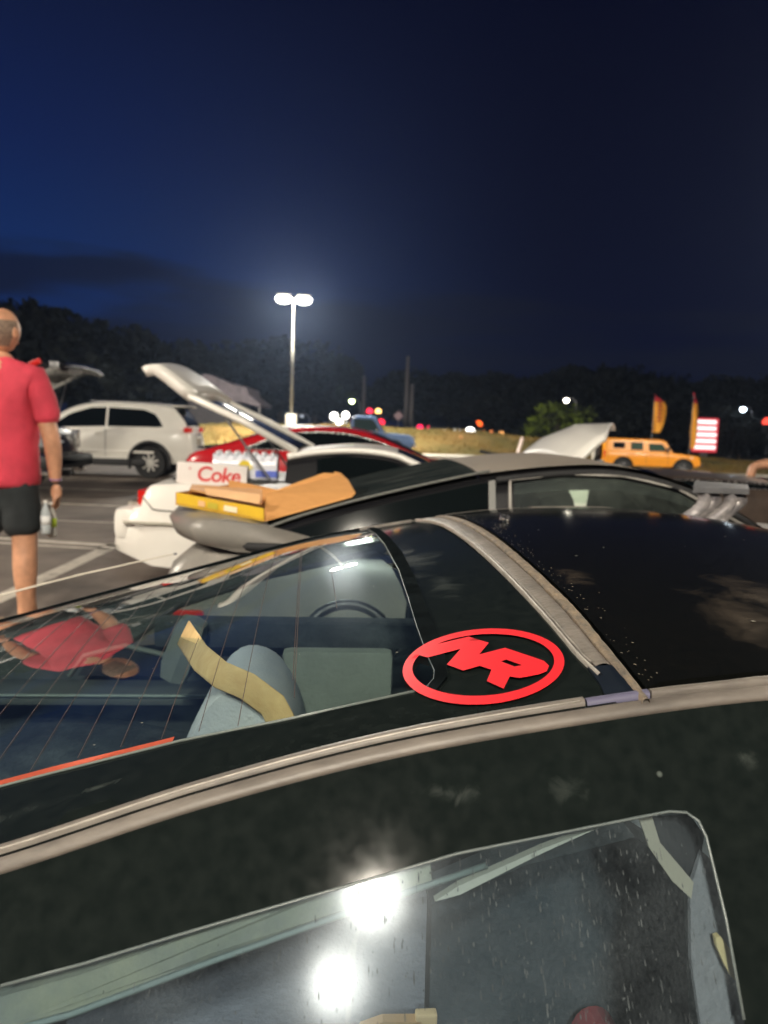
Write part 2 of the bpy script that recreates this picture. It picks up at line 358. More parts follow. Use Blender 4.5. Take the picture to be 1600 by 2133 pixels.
mb = MB(); mb.grid([[(x, y, gh(x, y) + .012) for x in fr(-60, 60, 60)] for y in (56, 60)])
tag(mb.build('road', mat('road_asphalt', (.05, .05, .05), .8, var=.2), normals=False), kind='structure')
# painted stall lines
def stripe(pts, w, name='painted_stall_line'):
    mb = MB()
    for (x0, y0), (x1, y1) in zip(pts, pts[1:]):
        d = Vector((x1 - x0, y1 - y0)).normalized(); n = Vector((-d.y, d.x)) * w / 2
        mb.add([(x0 - n.x, y0 - n.y, .004), (x1 - n.x, y1 - n.y, .004), (x1 + n.x, y1 + n.y, .004), (x0 + n.x, y0 + n.y, .004)], [(0, 1, 2, 3)])
    return tag(mb.build(name, M['line'], normals=False), kind='structure')
stripe([(-7.5, 8.85), (-2.75, 8.05)], .13); stripe([(-7.6, 8.55), (-2.8, 7.8)], .08)
stripe([(-2.86, 8.2), (-2.80, 5.6), (-2.84, 3.2)], .16)
stripe([(-9, 12.1), (-3.2, 11.7)], .12); stripe([(-10, 14.5), (-3.6, 14.3)], .13); stripe([(-11, 10.2), (-3.4, 9.85)], .07)
stripe([(-14, 17.2), (-2, 16.9)], .12)

# grass blades over the bank
rg = random.Random(3); vs = []; fs = []
for i in range(26000):
    x = rg.uniform(-16, 24); y = 38 + 9.5 * rg.random(); z = gh(x, y); h = rg.uniform(.05, .16) * (1 + .8 * math.sin(x * .9) * math.sin(y * 1.3)); a = rg.random() * 6.28; w = .03
    dx, dy = math.cos(a) * w, math.sin(a) * w; n = len(vs)
    vs += [(x - dx, y - dy, z - .01), (x + dx, y + dy, z - .01), (x + rg.uniform(-.06, .06), y + rg.uniform(-.06, .06), z + h)]; fs.append((n, n + 1, n + 2))
tag(mesh('grass', vs, fs, mat('grass_blades', (.17, .095, .016), .9, col2=(.08, .07, .011), vscale=.28)), 'short dry grass lit yellow on the bank beyond the lot', 'grass', kind='stuff')

# ------------------------------------------------------------------ trees
M['leaf'] = mat('leaves', (.004, .0065, .003), .8, var=.3, vscale=2)
M['leafl'] = mat('lamplit_leaves', (.11, .15, .010), .8, var=.9, vscale=2)  # lamplight on the small tree is put into this leaf colour
M['bark'] = mat('bark', (.06, .045, .03), .9, var=.3)
def crown_mesh(seed, n, flat=1.0):
    r = random.Random(seed); vs = []; fs = []
    blobs = []
    for k in range(13):
        a = r.random() * 6.28; rad = r.uniform(.1, .62); z = r.uniform(.22, .86); blobs.append((rad * math.cos(a) * (1.1 - z * .5), rad * math.sin(a) * (1.1 - z * .5), z, r.uniform(.16, .30)))
    blobs.append((0, 0, .85, .15)); blobs.append((0, 0, .55, .34))
    for i in range(n):
        bx, by, bz, br = r.choice(blobs); v = Vector((r.gauss(0, 1), r.gauss(0, 1), r.gauss(0, 1))).normalized() * br * (r.random() ** .35)
        p = Vector((bx, by, bz)) + v; s = r.uniform(.022, .05)
        q = Euler((r.random() * 6, r.random() * 6, r.random() * 6)).to_matrix()
        k = len(vs); vs += [p + q @ Vector((-s, -s * .6, 0)), p + q @ Vector((s, -s * .4, 0)), p + q @ Vector((s * .5, s * .7, 0)), p + q @ Vector((-s * .6, s * .5, 0))]; fs.append((k, k + 1, k + 2, k + 3))
    me = bpy.data.meshes.new('crown'); me.from_pydata([tuple(v) for v in vs], [], fs); me.materials.append(M['leaf']); return me
CROWNS = [crown_mesh(s, 3600) for s in (1, 2, 3, 4)]
def trunk_mesh():
    mb = MB(); mb.tube([(0, 0, -.05), (.01, 0, .2), (-.01, .01, .45), (0, 0, .75)], [.032, .024, .018, .006], 7)
    rt = random.Random(5)
    for k in range(7):
        a = k * 2.4; z = .22 + .07 * k; mb.tube([(0, 0, z), (.16 * math.cos(a), .16 * math.sin(a), z + .09), (.34 * math.cos(a), .34 * math.sin(a), z + .16)], [.013, .008, .003], 5)
    me = bpy.data.meshes.new('trunk'); me.from_pydata(mb.v, [], mb.f); me.materials.append(M['bark']); return me
TRUNK = trunk_mesh()
def tree(px, top, Y, wid, label, group=None, crown=None, name='tree', m=None, base=None):
    p = at(px, top, Y); z0 = gh(p.x, p.y) if base is None else base; h = p.z - z0
    t = empty(name, (p.x, p.y, z0), random.random() * 6.28, label, 'tree', group)
    tr = bpy.data.objects.new('trunk', TRUNK); cr = bpy.data.objects.new('crown', crown or random.choice(CROWNS))
    for o in (tr, cr): C.objects.link(o); o.parent = t; o.scale = (wid, wid, h)
    if m:
        cr.data = cr.data.copy(); cr.data.materials.clear(); cr.data.materials.append(m)
    return t
GL = 'dark trees on the slope behind the white suv'; GR = 'dark trees along the far side of the road'
lefts = [(-70, 640, 80, 13), (0, 632, 76, 12), (60, 640, 84, 12), (115, 662, 78, 11), (170, 676, 86, 12), (225, 690, 78, 11), (280, 700, 84, 12), (335, 716, 78, 11), (395, 735, 82, 11), (450, 752, 78, 10), (500, 765, 84, 9), (-130, 660, 82, 14), (30, 690, 70, 12), (200, 740, 70, 12), (330, 765, 68, 10)]
for i, a in enumerate(lefts): tree(*a, 'black tree silhouette on the slope behind the pale suv', GL)
tree(590, 700, 92, 15, 'broad dim green tree behind the lit lamp post'); tree(540, 742, 100, 13, 'low dim tree rising over the canopy roof')
tree(660, 765, 96, 12, 'small dim tree just past the lamp post, left of the greenish light')
for a in [(720, 800, 110, 12), (790, 806, 115, 13), (845, 800, 110, 9)]: tree(*a, 'low distant tree behind the traffic signals', 'low distant trees behind the traffic signals')
for a in [(890, 780, 90, 11), (945, 776, 96, 12), (1000, 786, 92, 12), (1055, 782, 96, 12), (1110, 790, 90, 11), (1165, 782, 98, 12), (1215, 768, 92, 10), (1262, 766, 96, 12), (1315, 786, 92, 12), (1370, 784, 98, 12), (1425, 800, 92, 12), (1480, 790, 96, 12), (1535, 800, 92, 12), (1590, 796, 98, 12), (1650, 800, 92, 13), (980, 830, 78, 9), (1130, 835, 80, 9), (1290, 840, 80, 10), (1400, 838, 80, 10), (1530, 850, 78, 9)]:
    tree(*a, 'black tree silhouette across the road on the right', GR)
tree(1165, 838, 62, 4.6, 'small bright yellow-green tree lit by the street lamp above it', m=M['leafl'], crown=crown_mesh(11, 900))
tree(1545, 888, 64, 5.0, 'low dark olive bush right of the lit price sign', name='bush')

# ------------------------------------------------------------------ twin-head lot lamps
def lot_lamp(base, top, arm, rot, label, lens, foot=1.0, group=None):
    bx, by, bz = base
    t = empty('parking_lot_lamp', base, rot, label, 'lamp post', group)
    MB().tube([(0, 0, foot - .02), (0, 0, top - bz)], [.075, .045], 12).build('pole', M['pole'], t, True)
    MB().lathe((0, 0, 0), [(.28, -.3), (.28, foot - .06), (.24, foot)], 20).build('concrete_footing', M['concrete'], t, 40)
    mb = MB(); mb.tube([(-arm, 0, top - bz), (arm, 0, top - bz)], .045, 8); mb.build('cross_arm', M['pole'], t, True)
    for s in (-1, 1):
        h = MB().box((s * arm, 0, top - bz + .10), (.72, .46, .17), bev=.04).build('lamp_head', M['pole'], t, 40)
        MB().lathe((s * arm, 0, top - bz), [(.41, .014), (.40, -.08), (.33, -.19), (.17, -.25), (.01, -.27)], 14).build('lens', lens, h)
    return t
p = at(612, 622, 40); b0 = at(604, 862, 40)
lot_lamp((p.x, 40, gh(p.x, 40)), p.z, .50, R(8), 'lit twin-head lamp post on a pale footing at the edge of the grass', M['lamp_far'], foot=b0.z - gh(p.x, 40))
# the lamp that stands behind the viewpoint (seen mirrored in the side window); then unseen lamps added for more light
lot_lamp((-.62, -9.6, 0), 8.55, 1.22, math.atan2(2.4, .75), 'lit twin-head lamp post behind the black sports car, seen mirrored in its side window', M['lamp'], foot=.8)
lot_lamp((-17, 1.5, 0), 8.8, .9, R(90), 'unseen twin-head lamp post added on the left to light the pale suv', M['lamp'], foot=.8)

lot_lamp((15.5, 22, -.3), 8.8, .9, R(60), 'unseen twin-head lamp post added on the right to light the yellow suv', M['lamp'], foot=.8)  # unseen lamp added to light the yellow suv, flags and pickup
# ------------------------------------------------------------------ distant street things
def disc_lamp(px, py, Y, r, col, s): return MB().lathe(at(px, py, Y), [(.02, -r), (r * .75, -r * .66), (r, 0), (r * .75, r * .66), (.02, r)], 12), emat('lit_lens', col, s)
def street_lamp(px, py, Y, r, col, s, label):
    p = at(px, py, Y); g = gh(p.x, p.y)
    t = empty('street_lamp', (p.x, p.y, g), 0, label, 'street lamp')
    MB().tube([(.9, 0, -.2), (.9, 0, p.z - g - .2), (.6, 0, p.z - g + .15), (0, 0, p.z - g + .22)], .07, 8).build('pole', M['steel'], t, True)
    MB().box((0, 0, p.z - g + .17), (.7, .35, .12), bev=.03).build('lamp_head', M['steel'], t)
    MB().lathe((0, 0, p.z - g), [(.02, -r), (r * .75, -r * .66), (r, 0), (r * .6, r * .4)], 12).build('lens', emat('street_lens', col, s), t)
street_lamp(733, 835, 88, .30, (.80, 1, .42), 14, 'distant greenish-white street lamp above the headlights')
street_lamp(1180, 833, 70, .24, (1, .93, .75), 22, 'distant white street lamp over the bright small tree')
street_lamp(1548, 852, 76, .28, (.75, .88, 1), 22, 'distant bluish street lamp at the far right above the bush')
street_lamp(629, 866, 90, .26, (.6, .65, .75), .6, 'faint grey street lamp just right of the lot lamp post')
street_lamp(950, 895, 90, .22, (.7, .75, .7), 2, 'faint small street light between two oncoming cars')
def signal_pole(poles, label):
    x, Y, top = poles; p = at(x, top, Y); g = gh(p.x, p.y)
    o = MB().tube([(p.x, Y, g - .2), (p.x, Y, p.z)], [.22, .15], 8).build('utility_pole', M['pole2'], None, True)
    return tag(o, label, 'utility pole')
M['pole2'] = mat('weathered_pole', (.10, .085, .08), .8, var=.2)
signal_pole((759, 75, 782), 'thin pole rising behind the blue pickup cab')
signal_pole((850, 70, 742), 'tall dark utility pole right of the diamond sign')
signal_pole((859, 70, 800), 'shorter dark pole close beside the tall utility pole')
def traffic_signal(px, py, Y, col, s, r, label, red=True):
    p = at(px, py, Y); g = gh(p.x, p.y); t = empty('traffic_signal', (p.x, p.y, g), 0, label, 'traffic light')
    h = p.z - g
    MB().box((0, .15, h - .35), (.42, .25, 1.15), bev=.04).build('housing', M['dark'], t)
    MB().tube([(.3, .3, -.1), (.3, .3, h + .2)], .06, 6).build('post', M['steel'], t)
    for k in range(3):
        MB().lathe((0, 0, h - .35 * k), [(.02, -r * .3), (r, 0), (r * .9, .08)], 14, 'Y').build('lens', emat('signal_lens', col, s) if k == 0 else M['dark'], t)
traffic_signal(770, 857, 80, (1, .03, .07), 2.2, .34, 'red traffic light above the blue pickup cab')
traffic_signal(788, 857, 78, (1, .55, .16), 4, .30, 'amber light right of the upper red traffic light')
traffic_signal(794, 880, 76, (1, .02, .05), 2.2, .36, 'red traffic light beside the windshield post of the blue pickup')
traffic_signal(875, 891, 80, (1, .02, .09), 2.0, .34, 'red light low on the road right of the two dark poles')
traffic_signal(562, 884, 70, (.8, .05, .12), .7, .30, 'dim pink-red light left of the lot lamp footing')
traffic_signal(1598, 880, 70, (1, .08, .05), 1.6, .45, 'red sign cut by the right edge of the picture')  # a sign, built here as a glowing signal head
traffic_signal(997, 884, 74, (1, .13, .02), 1.8, .38, 'orange light over the oncoming cars')
traffic_signal(1517, 923, 70, (.5, .16, .06), .5, .30, 'dull orange reflective sign low in front of the dark bush')  # a reflective sign; the light it returns is put in as glow
# diamond warning sign seen from behind
p = at(830, 866, 66); g = gh(p.x, 66); t = empty('warning_sign', (p.x, 66, g), 0, 'dim diamond-shaped road sign left of the tall utility pole', 'road sign')
MB().prism([(-.42, 0, p.z - g), (0, 0, p.z - g + .42), (.42, 0, p.z - g), (0, 0, p.z - g - .42)], (0, .02, 0)).build('sign_plate', mat('sign_back', (.22, .12, .13), .5), t)
MB().tube([(0, .05, -.1), (0, .05, p.z - g)], .04, 6).build('post', M['steel'], t)
# marker post on the grass
p = at(1089, 911, 40); q = at(1080, 942, 40); tag(MB().tube([(q.x - .1, 40, gh(q.x, 40) - .1), q, p], [.09, .09, .08], 8).build('marker_post', mat('marker_plastic', (.62, .50, .45), .5), None, True), 'pale leaning marker post at the left root of the raised white hood', 'post')
p = at(960, 912, 44); tag(MB().box((p.x, 44, p.z - .2), (.22, .2, .7), bev=.03).build('utility_box', mat('dull_orange', (.35, .18, .06), .7)), 'small dull orange marker stub on the crest of the grass', 'marker')

# canopy house left
p0 = at(385, 826, 60); px_ = lambda x, y: at(x, y, 60)
hb = empty('canopy_building', (px_(450, 800).x, 60, gh(-12, 60)), 0, 'dim grey building with pitched canopy roof behind the raised hatch', 'building')
def lc(p): return (p.x - hb.location.x, p.y - 60, p.z - hb.location.z)
a, b_, c_, d_ = px_(372, 812), px_(428, 778), px_(512, 803), px_(543, 842)
MB().prism([lc(px_(385, 818)), lc(px_(400, 792)), lc(b_), lc(px_(468, 793)), lc(px_(482, 801)), lc(px_(513, 806)), lc(px_(517, 822)), lc(d_), lc(px_(541, 848)), lc(px_(505, 838)), lc(px_(430, 832))], (0, 6, 0)).build('roof', mat('shingle_roof', (.20, .165, .175), .8, var=.25, vscale=2), hb)
MB().box((lc(px_(440, 855))[0], 3.5, (px_(440, 835).z - hb.location.z) / 2), (4.2, 4.5, px_(440, 835).z - hb.location.z), bev=.03).build('wall', mat('dim_siding', (.09, .08, .08), .8, var=.2, vscale=4), hb)
for X in (539, 500): q = lc(px_(X, 845)); MB().tube([(q[0], .3, -.1), (q[0], .3, q[2])], .07, 8).build('post', mat('canopy_post', (.35, .32, .30), .7), hb)
q = lc(px_(483, 846)); MB().box((q[0], 1.2, q[2]), (.5, .05, .25)).build('window', emat('warm_window', (1, .35, .18), .25), hb)

# lit price sign
t = empty('price_sign', (at(1472, 900, 60).x, 60, gh(24.6, 60)), 0, 'lit white price sign with red rounded top frame right of the yellow suv', 'sign')
def sl(x, y): q = at(x, y, 60); return (q.x - t.location.x, q.y - 60, q.z - t.location.z)
a = sl(1449, 870); b_ = sl(1494, 943); cxm = (a[0] + b_[0]) / 2; wd = b_[0] - a[0]
MB().box((cxm, .25, (a[2] + b_[2]) / 2), (wd, .4, a[2] - b_[2]), bev=.12).build('frame', mat('red_sign_frame', (.5, .05, .07), .5, emit=(1, .08, .10), estr=.5), t)
for k in range(5):
    zt = a[2] - .16 - k * (a[2] - b_[2] - .2) / 5; hh = (a[2] - b_[2] - .2) / 5 - .20
    MB().box((cxm - .08, .02, zt - hh / 2), (wd * (.84 if k < 2 else .9), .08, hh), bev=.08 if hh > .2 else .03).build('lit_panel', emat('lit_sign_panel', (1, .95, .92), 1.3), t)
MB().box((cxm, .3, (b_[2]) / 2 - .05), (.5, .3, b_[2] + .2)).build('post', M['steel'], t)

# feather flags
def flag(px, y0, y1, w, tw, label, textured):
    Y = 46; p = at(px, y1, Y); q = at(px, y0, Y); t = empty('feather_flag', (p.x, Y, gh(p.x, Y)), 0, label, 'flag', 'yellow feather flags by the road')
    g = t.location.z; H = q.z - g; zb = p.z - g + .3; n = 16; L_ = []; R_ = []
    prof = lambda s: math.sin(min(1, (1 - s) * 3.2) * math.pi / 2) * (.55 + .45 * math.sin(s * math.pi * .85))
    rows = []; red = []
    for i in range(n + 1):
        s = i / n; z = zb + (H - zb) * s; ww = w * prof(s); rows.append([(-w * .45 + ww * k / 4, tw * math.sin(k * 1.1 + s * 5) * .08, z) for k in range(5)])
    k = int(n * .86)
    MB().grid(rows[:k + 1]).build('banner', mat('yellow_banner', (.85, .36, .03), .8, var=.1), t, True)
    MB().grid(rows[k:]).build('banner_tip', mat('red_banner_tip', (.65, .03, .05), .8), t, True)
    MB().tube([(-w * .45, .02, -.2), (-w * .45, .02, H * .9), (-w * .35, .02, H)], [.03, .02, .012], 6).build('pole', M['steel'], t)
    if textured:
        mb = MB()
        for k, (zz, hh) in enumerate([(.80, .22), (.70, .18), (.60, .2), (.50, .18), (.40, .2), (.31, .15)]):
            z = zb + (H - zb) * zz; mb.box((-w * .45 + w * .42, -.09, z), (w * .22, .01, hh * .8)); mb.box((-w * .45 + w * .42, -.09, z + hh * .1), (w * .42, .01, hh * .18))
        mb.build('vertical_lettering', mat('red_print', (.5, .08, .03), .8), t)
flag(1370, 822, 912, .78, 1, 'broad yellow feather flag with red tip and red print behind the yellow suv', True)
flag(1442, 818, 945, .40, 2, 'narrow edge-on yellow feather flag between the yellow suv and the lit sign', False)

# ------------------------------------------------------------------ cars
def apply_boolean(o, cutters):
    for c in cutters:
        m = o.modifiers.new('b', 'BOOLEAN'); m.operation = 'DIFFERENCE'; m.solver = 'EXACT'; m.object = c
    bpy.context.view_layer.update()
    dg = bpy.context.evaluated_depsgraph_get(); me = bpy.data.meshes.new_from_object(o.evaluated_get(dg)); me.name = o.name
    o.modifiers.clear(); o.data = me
    for c in cutters: bpy.data.objects.remove(c, do_unlink=True)
WHEELS = {}
def wheel(parent, x, y, r, w=.2, spokes=7, rim='rim', hub=.62, simple=False):
    s = 1 if y > 0 else -1; key = (r, w, s, spokes, rim, hub)
    if key not in WHEELS:
        a = MB().lathe((0, 0, 0), [(r * hub, -w / 2 + .02), (r * .93, -w / 2), (r, -w / 4), (r, w / 4), (r * .93, w / 2), (r * hub, w / 2 - .02)], 28, 'Y')
        rm = MB().lathe((0, 0, 0), [(r * hub, s * (w / 2 - .015)), (r * (hub - .06), s * (w / 2 - .005)), (r * (hub - .1), s * (w / 2 - .05)), (r * .2, s * (w / 2 - .06)), (.01, s * (w / 2 - .06))], 28, 'Y')
        sp_ = MB()
        for k in range(spokes):
            an = 2 * math.pi * k / spokes; rr = r * hub * .5
            sp_.box((math.cos(an) * rr, s * (w / 2 - .025), math.sin(an) * rr), (r * hub * .92, .03, r * .11), Euler((0, -an, 0)), bev=.006)
        sp_.lathe((0, s * (w / 2 - .03), 0), [(r * .17, -.01), (r * .17, .01), (r * .1, .02)], 14, 'Y')
        WHEELS[key] = (a, rm, sp_)
    a, rm, sp_ = WHEELS[key]
    t = a.build('wheel', M['tyre'], parent, 40); t.location = (x, y, r)
    b = rm.build('wheel_dish', M['dark'], t, 40)
    c = sp_.build('rim', M[rim], t, 30)
    return t
def car(name, label, cat, loc, rz, sp, group=None):
    """sp: L W zb deck[(x,z)] roof[(x,z)] windows wheels paint; +x is the front, origin on the ground under the rear bumper"""
    t = empty(name, loc, rz, label, cat, group); g = lambda k, d=None: sp.get(k, d)
    L, Wd, zb, deck = sp['L'], sp['W'], sp['zb'], sp['deck']; tp = g('taper', .10); tum = g('tumble', .35)
    def hw(x):
        e = min(x, L - x); s = max(0, 1 - e / g('tlen', .55)); return Wd / 2 * (1 - tp * s * s)
    xs = sorted(set([0, .03, .08, .16, .26, .4] + [L - v for v in (0, .03, .08, .16, .26, .4)] + fr(.5, L - .5, g('ns', 26)) + list(g('xs', []))))
    rows = []
    for x in xs:
        h = hw(x); z = lin(deck, x) if g('sharp') else pch(deck, x); e = min(x, L - x); b0 = zb + .10 * max(0, 1 - e / .3); k = z - b0
        half = [(.80 * h, b0), (.95 * h, b0 + .02), (.985 * h, b0 + .3 * k), (h, b0 + .55 * k), (.985 * h, b0 + .82 * k), (.955 * h, z - .03), (.92 * h, z), (.5 * h, z + .015), (0, z + .02)]
        rows.append([(x, -y, zz) for y, zz in half] + [(x, y, zz) for y, zz in half[-2::-1]])
    mb = MB(); mb.grid(rows); n = len(rows[0]); mb.f.append(tuple(range(n))[::-1]); k = (len(rows) - 1) * n; mb.f.append(tuple(range(k, k + n)))
    mb.f += [(i * n, (i + 1) * n, (i + 1) * n + n - 1, i * n + n - 1) for i in range(len(rows) - 1)]
    body = mb.build('body', [sp['paint'], M['dark']], t, False)
    if g('wheels'):
        cs = []
        for (x, r) in sp['wheels']:
            for s in (-1, 1):
                c = MB().lathe((0, 0, 0), [(r * g('arch', 1.16), -.16), (r * g('arch', 1.16), .25)] if s > 0 else [(r * g('arch', 1.16), -.25), (r * g('arch', 1.16), .16)], 26, 'Y').build('cut', [sp['paint'], M['dark']], None)
                c.location = (x + loc[0], 0, 0); 
                for f in c.data.polygons: f.material_index = 1
                c.parent = t; c.location = (x, s * Wd / 2, r * 1.05); cs.append(c)
                wheel(t, x, s * (Wd / 2 - .13), r, spokes=g('spokes', 7), rim=g('rim', 'rim'))
        apply_boolean(body, cs)
    body.data.shade_smooth(); body.data.set_sharp_from_angle(angle=R(38))
    if g('roof'):
        roof = sp['roof']; xa, xb = roof[0][0], roof[-1][0]
        belt = lambda x: (lin(deck, x) if g('sharp') else pch(deck, x)) - .01
        zr = lambda x: max(belt(x) + .004, lin(roof, x) if g('sharp') else pch(roof, x))
        wb = lambda x: hw(x) * .935
        def wt(x): return wb(x) - (zr(x) - belt(x)) * tum
        def side(x, z): return wb(x) - (z - belt(x)) * tum
        gx = sorted(set(fr(xa, xb, 30) + [v for w in g('open', []) for v in w] + [p[0] for p in roof])); rows = []
        for x in gx:
            z, b = zr(x), belt(x); q = min(.05, (z - b) * .3); w1, w0 = wt(x), wb(x)
            cr_ = g('crown', .028)
            half = [(w0, b)] + [(side(x, b + (z - q - b) * f), b + (z - q - b) * f) for f in (.12, .5, .88, 1)] + [(w1 - .025, z - q * .25), (w1 - .08, z), (w1 * .5, z + cr_ * .75), (0, z + cr_)]
            rows.append([(x, -y, zz) for y, zz in half] + [(x, y, zz) for y, zz in half[-2::-1]])
        mb = MB(); n = len(rows[0]); mb.v = [p for r_ in rows for p in r_]
        for i in range(len(rows) - 1):
            mid = (gx[i] + gx[i + 1]) / 2; op = any(a < mid < b for a, b in g('open', []))
            for k in range(n - 1):
                kk = min(k, n - 2 - k)
                if op and kk in (1, 2): continue
                mb.f.append((i * n + k, i * n + k + 1, (i + 1) * n + k + 1, (i + 1) * n + k))
        cab = mb.build('cabin', g('roofpaint', sp['paint']), t, False)
        cab.data.shade_smooth(); cab.data.set_sharp_from_angle(angle=R(40))
        def topz(x, y):
            z = zr(x); w1 = max(wt(x), .1); u = min(1, abs(y) / w1)
            return z + g('crown', .028) * (1 - u * u) + .006
        for (nm, x0, x1) in g('screens', []):
            mb = MB(); mb.grid([[(x, wt(x) * v * .93, topz(x, wt(x) * v)) for v in fr(-1, 1, 10)] for x in fr(x0, x1, 10)])
            mb.build(nm, g('screenmat', g('glass', M['tint'])), t, True)
        for w in g('windows', []):
            nm, pts = w[0], w[1]; gm = w[2] if len(w) > 2 else g('glass', M['tint'])
            for s in (-1, 1):
                xs2 = fr(pts[0][0], pts[-1][0], 14); lo = [(p[0], p[1]) for p in pts]; hi = [(p[0], p[2]) for p in pts]
                mb = MB(); mb.grid([[(x, s * (side(x, z) + .006), z) for z in fr(lin(lo, x), max(lin(hi, x), lin(lo, x) + .002), 4)] for x in xs2])
                wo_ = mb.build(nm, gm, t, True)
                if g('trim'):
                    loop = [(x, s * (side(x, lin(lo, x)) + .008), lin(lo, x)) for x in xs2] + [(x, s * (side(x, lin(hi, x)) + .008), lin(hi, x)) for x in xs2[::-1]]
                    MB().tube(loop, g('trimr', .012), 6, closed=True).build('window_trim', g('trim'), wo_, True)
        sp['side'] = side; sp['belt'] = belt; sp['zr'] = zr; sp['wt'] = wt
    sp['hw'] = hw
    for (nm, c, d, mt) in g('bits', []):
        for s in ((-1, 1) if c[1] else (1,)):
            MB().box((c[0], c[1] * s, c[2]), d, bev=min(d) * .3).build(nm, mt, t, 40)
    # door cut lines and handles
    for (x, z0, z1) in g('doors', []):
        for s in (-1, 1): MB().tube([(x, s * (hw(x) * (.985 if i in (0, 4) else 1.0) + .001), z) for i, z in enumerate(fr(z0, z1, 4))], .006, 5).build('door_seam', M['dark'], t)
    for (x, z) in g('handles', []):
        for s in (-1, 1): MB().box((x, s * (hw(x) + .01), z), (.17, .03, .03), bev=.01).build('door_handle', g('handlemat', sp['paint']), t)
    return t

# pale SUV, side on, tail to the right (rz = pi turns its front to the left)
SUV = dict(L=4.65, W=1.86, zb=.34, paint=M['pearl'], taper=.13, tlen=.7, tumble=.30,
  deck=[(0, .60), (.03, .80), (.10, 1.08), (.4, 1.14), (1.5, 1.12), (2.6, 1.08), (3.3, 1.05), (3.6, 1.03), (4.2, .96), (4.55, .85), (4.65, .60)],
  roof=[(.10, 1.10), (.20, 1.32), (.42, 1.58), (.75, 1.675), (1.5, 1.71), (2.2, 1.69), (2.7, 1.58), (3.1, 1.34), (3.45, 1.05)],
  windows=[('rear_side_window', [(.68, 1.18, 1.22), (.82, 1.17, 1.45), (1.1, 1.17, 1.56), (1.9, 1.16, 1.585)]), ('side_window', [(1.95, 1.16, 1.585), (2.3, 1.14, 1.57), (2.75, 1.12, 1.42), (3.12, 1.11, 1.16)])],
  screens=[('rear_window', .14, .40), ('windscreen', 2.75, 3.38)], wheels=[(.95, .36), (3.7, .36)], spokes=9, arch=1.22,
  doors=[(1.93, .5, 1.1), (2.95, .5, 1.05)], handles=[(2.1, 1.0), (1.25, 1.0)],
  bits=[('tail_light', (.13, .70, 1.13), (.16, .34, .12), M['tail']), ('sill_trim', (2.3, .90, .36), (2.5, .08, .16), M['dark']), ('bumper_trim', (.06, .01, .46), (.2, 1.5, .22), M['dark']),
        ('rear_spoiler', (.36, .01, 1.665), (.34, 1.15, .035), M['pearl']), ('roof_rail', (1.55, .58, 1.715), (1.6, .035, .03), M['steel']), ('number_plate', (-.005, .01, .86), (.03, .42, .16), M['line'])])
pw = at(412, 990, 17.9)
suv = car('pale_suv', 'pale beige-white suv parked side on behind the man in red', 'suv', (-4.45, 18.4, 0), R(180) - R(-3), SUV)
for x in (.95, 3.7):
    for s in (-1, 1): MB().tube([(x + .455 * math.cos(w), s * .935, .38 + .455 * math.sin(w)) for w in fr(-.35, math.pi + .35, 18)], .038, 8).build('arch_cladding', M['dark'], suv, True)
MB().box((2.0, .93, .60), (2.3, .03, .05), bev=.01).build('door_moulding', M['pearl'], suv)
MB().box((.02, .01, 1.02), (.03, .5, .05), bev=.01).build('tail_badge', M['chrome'], suv)

# black SUV with raised tailgate, tail to the right, mostly behind the man
BSUV = dict(L=4.9, W=1.95, zb=.36, paint=M['black'], taper=.08, tumble=.25,
  deck=[(0, .55), (.04, .78), (.12, 1.05), (.4, 1.12), (3.4, 1.08), (4.3, 1.0), (4.8, .85), (4.9, .6)],
  roof=[(.55, 1.70), (1.0, 1.78), (2.4, 1.76), (3.0, 1.55), (3.6, 1.08)],
  windows=[('side_window', [(.9, 1.2, 1.3), (1.1, 1.2, 1.62), (2.6, 1.18, 1.62), (3.3, 1.15, 1.25)])],
  screens=[('windscreen', 2.8, 3.5)], wheels=[(.95, .38), (3.85, .38)], spokes=5,
  bits=[('tail_light', (.05, .84, .92), (.10, .2, .32), M['chrome']), ('chrome_bumper_step', (-.06, .01, .66), (.16, 1.5, .07), M['chrome']), ('exhaust_tip', (-.08, .62, .40), (.22, .14, .10), M['chrome']), ('rear_bumper', (-.12, .01, .56), (.30, 1.7, .22), M['dark']), ('tow_hitch', (-.12, .01, .36), (.24, .12, .10), M['dark'])])
bs = car('black_suv', 'black suv with raised tailgate half hidden behind the man in red', 'suv', (-5.52, 13.0, .04), R(180), BSUV)
tg = MB(); tg.grid([[(x, y, z + .04 * (1 - (y / .85) ** 2)) for y in fr(-.82, .82, 8)] for x, z in [(.50, 1.80), (.25, 1.93), (0, 2.06), (-.2, 2.13), (-.38, 2.14), (-.46, 2.05)]])
tgo = tg.build('tailgate', M['black'], bs, True)
so = tgo.modifiers.new('s', 'SOLIDIFY'); so.thickness = .06
MB().box((.02, .80, 2.12), (.20, .06, .09), Euler((0, R(25), 0)), bev=.02).build('tail_light', M['tail'], tgo)
MB().box((-.36, .35, 2.05), (.16, .5, .10), bev=.02).build('licence_recess', mat('dull_chrome', (.3, .3, .3), .35, metal=.7), tgo)
MB().box((-.30, .80, 2.10), (.14, .12, .10), bev=.02).build('latch_trim', mat('dull_chrome', (.35, .35, .35), .35, metal=.7), tgo)
for s in (-1, 1): MB().tube([(.35, s * .78, 1.25), (.18, s * .78, 1.93)], .012, 6).build('gas_strut', M['steel'], bs)
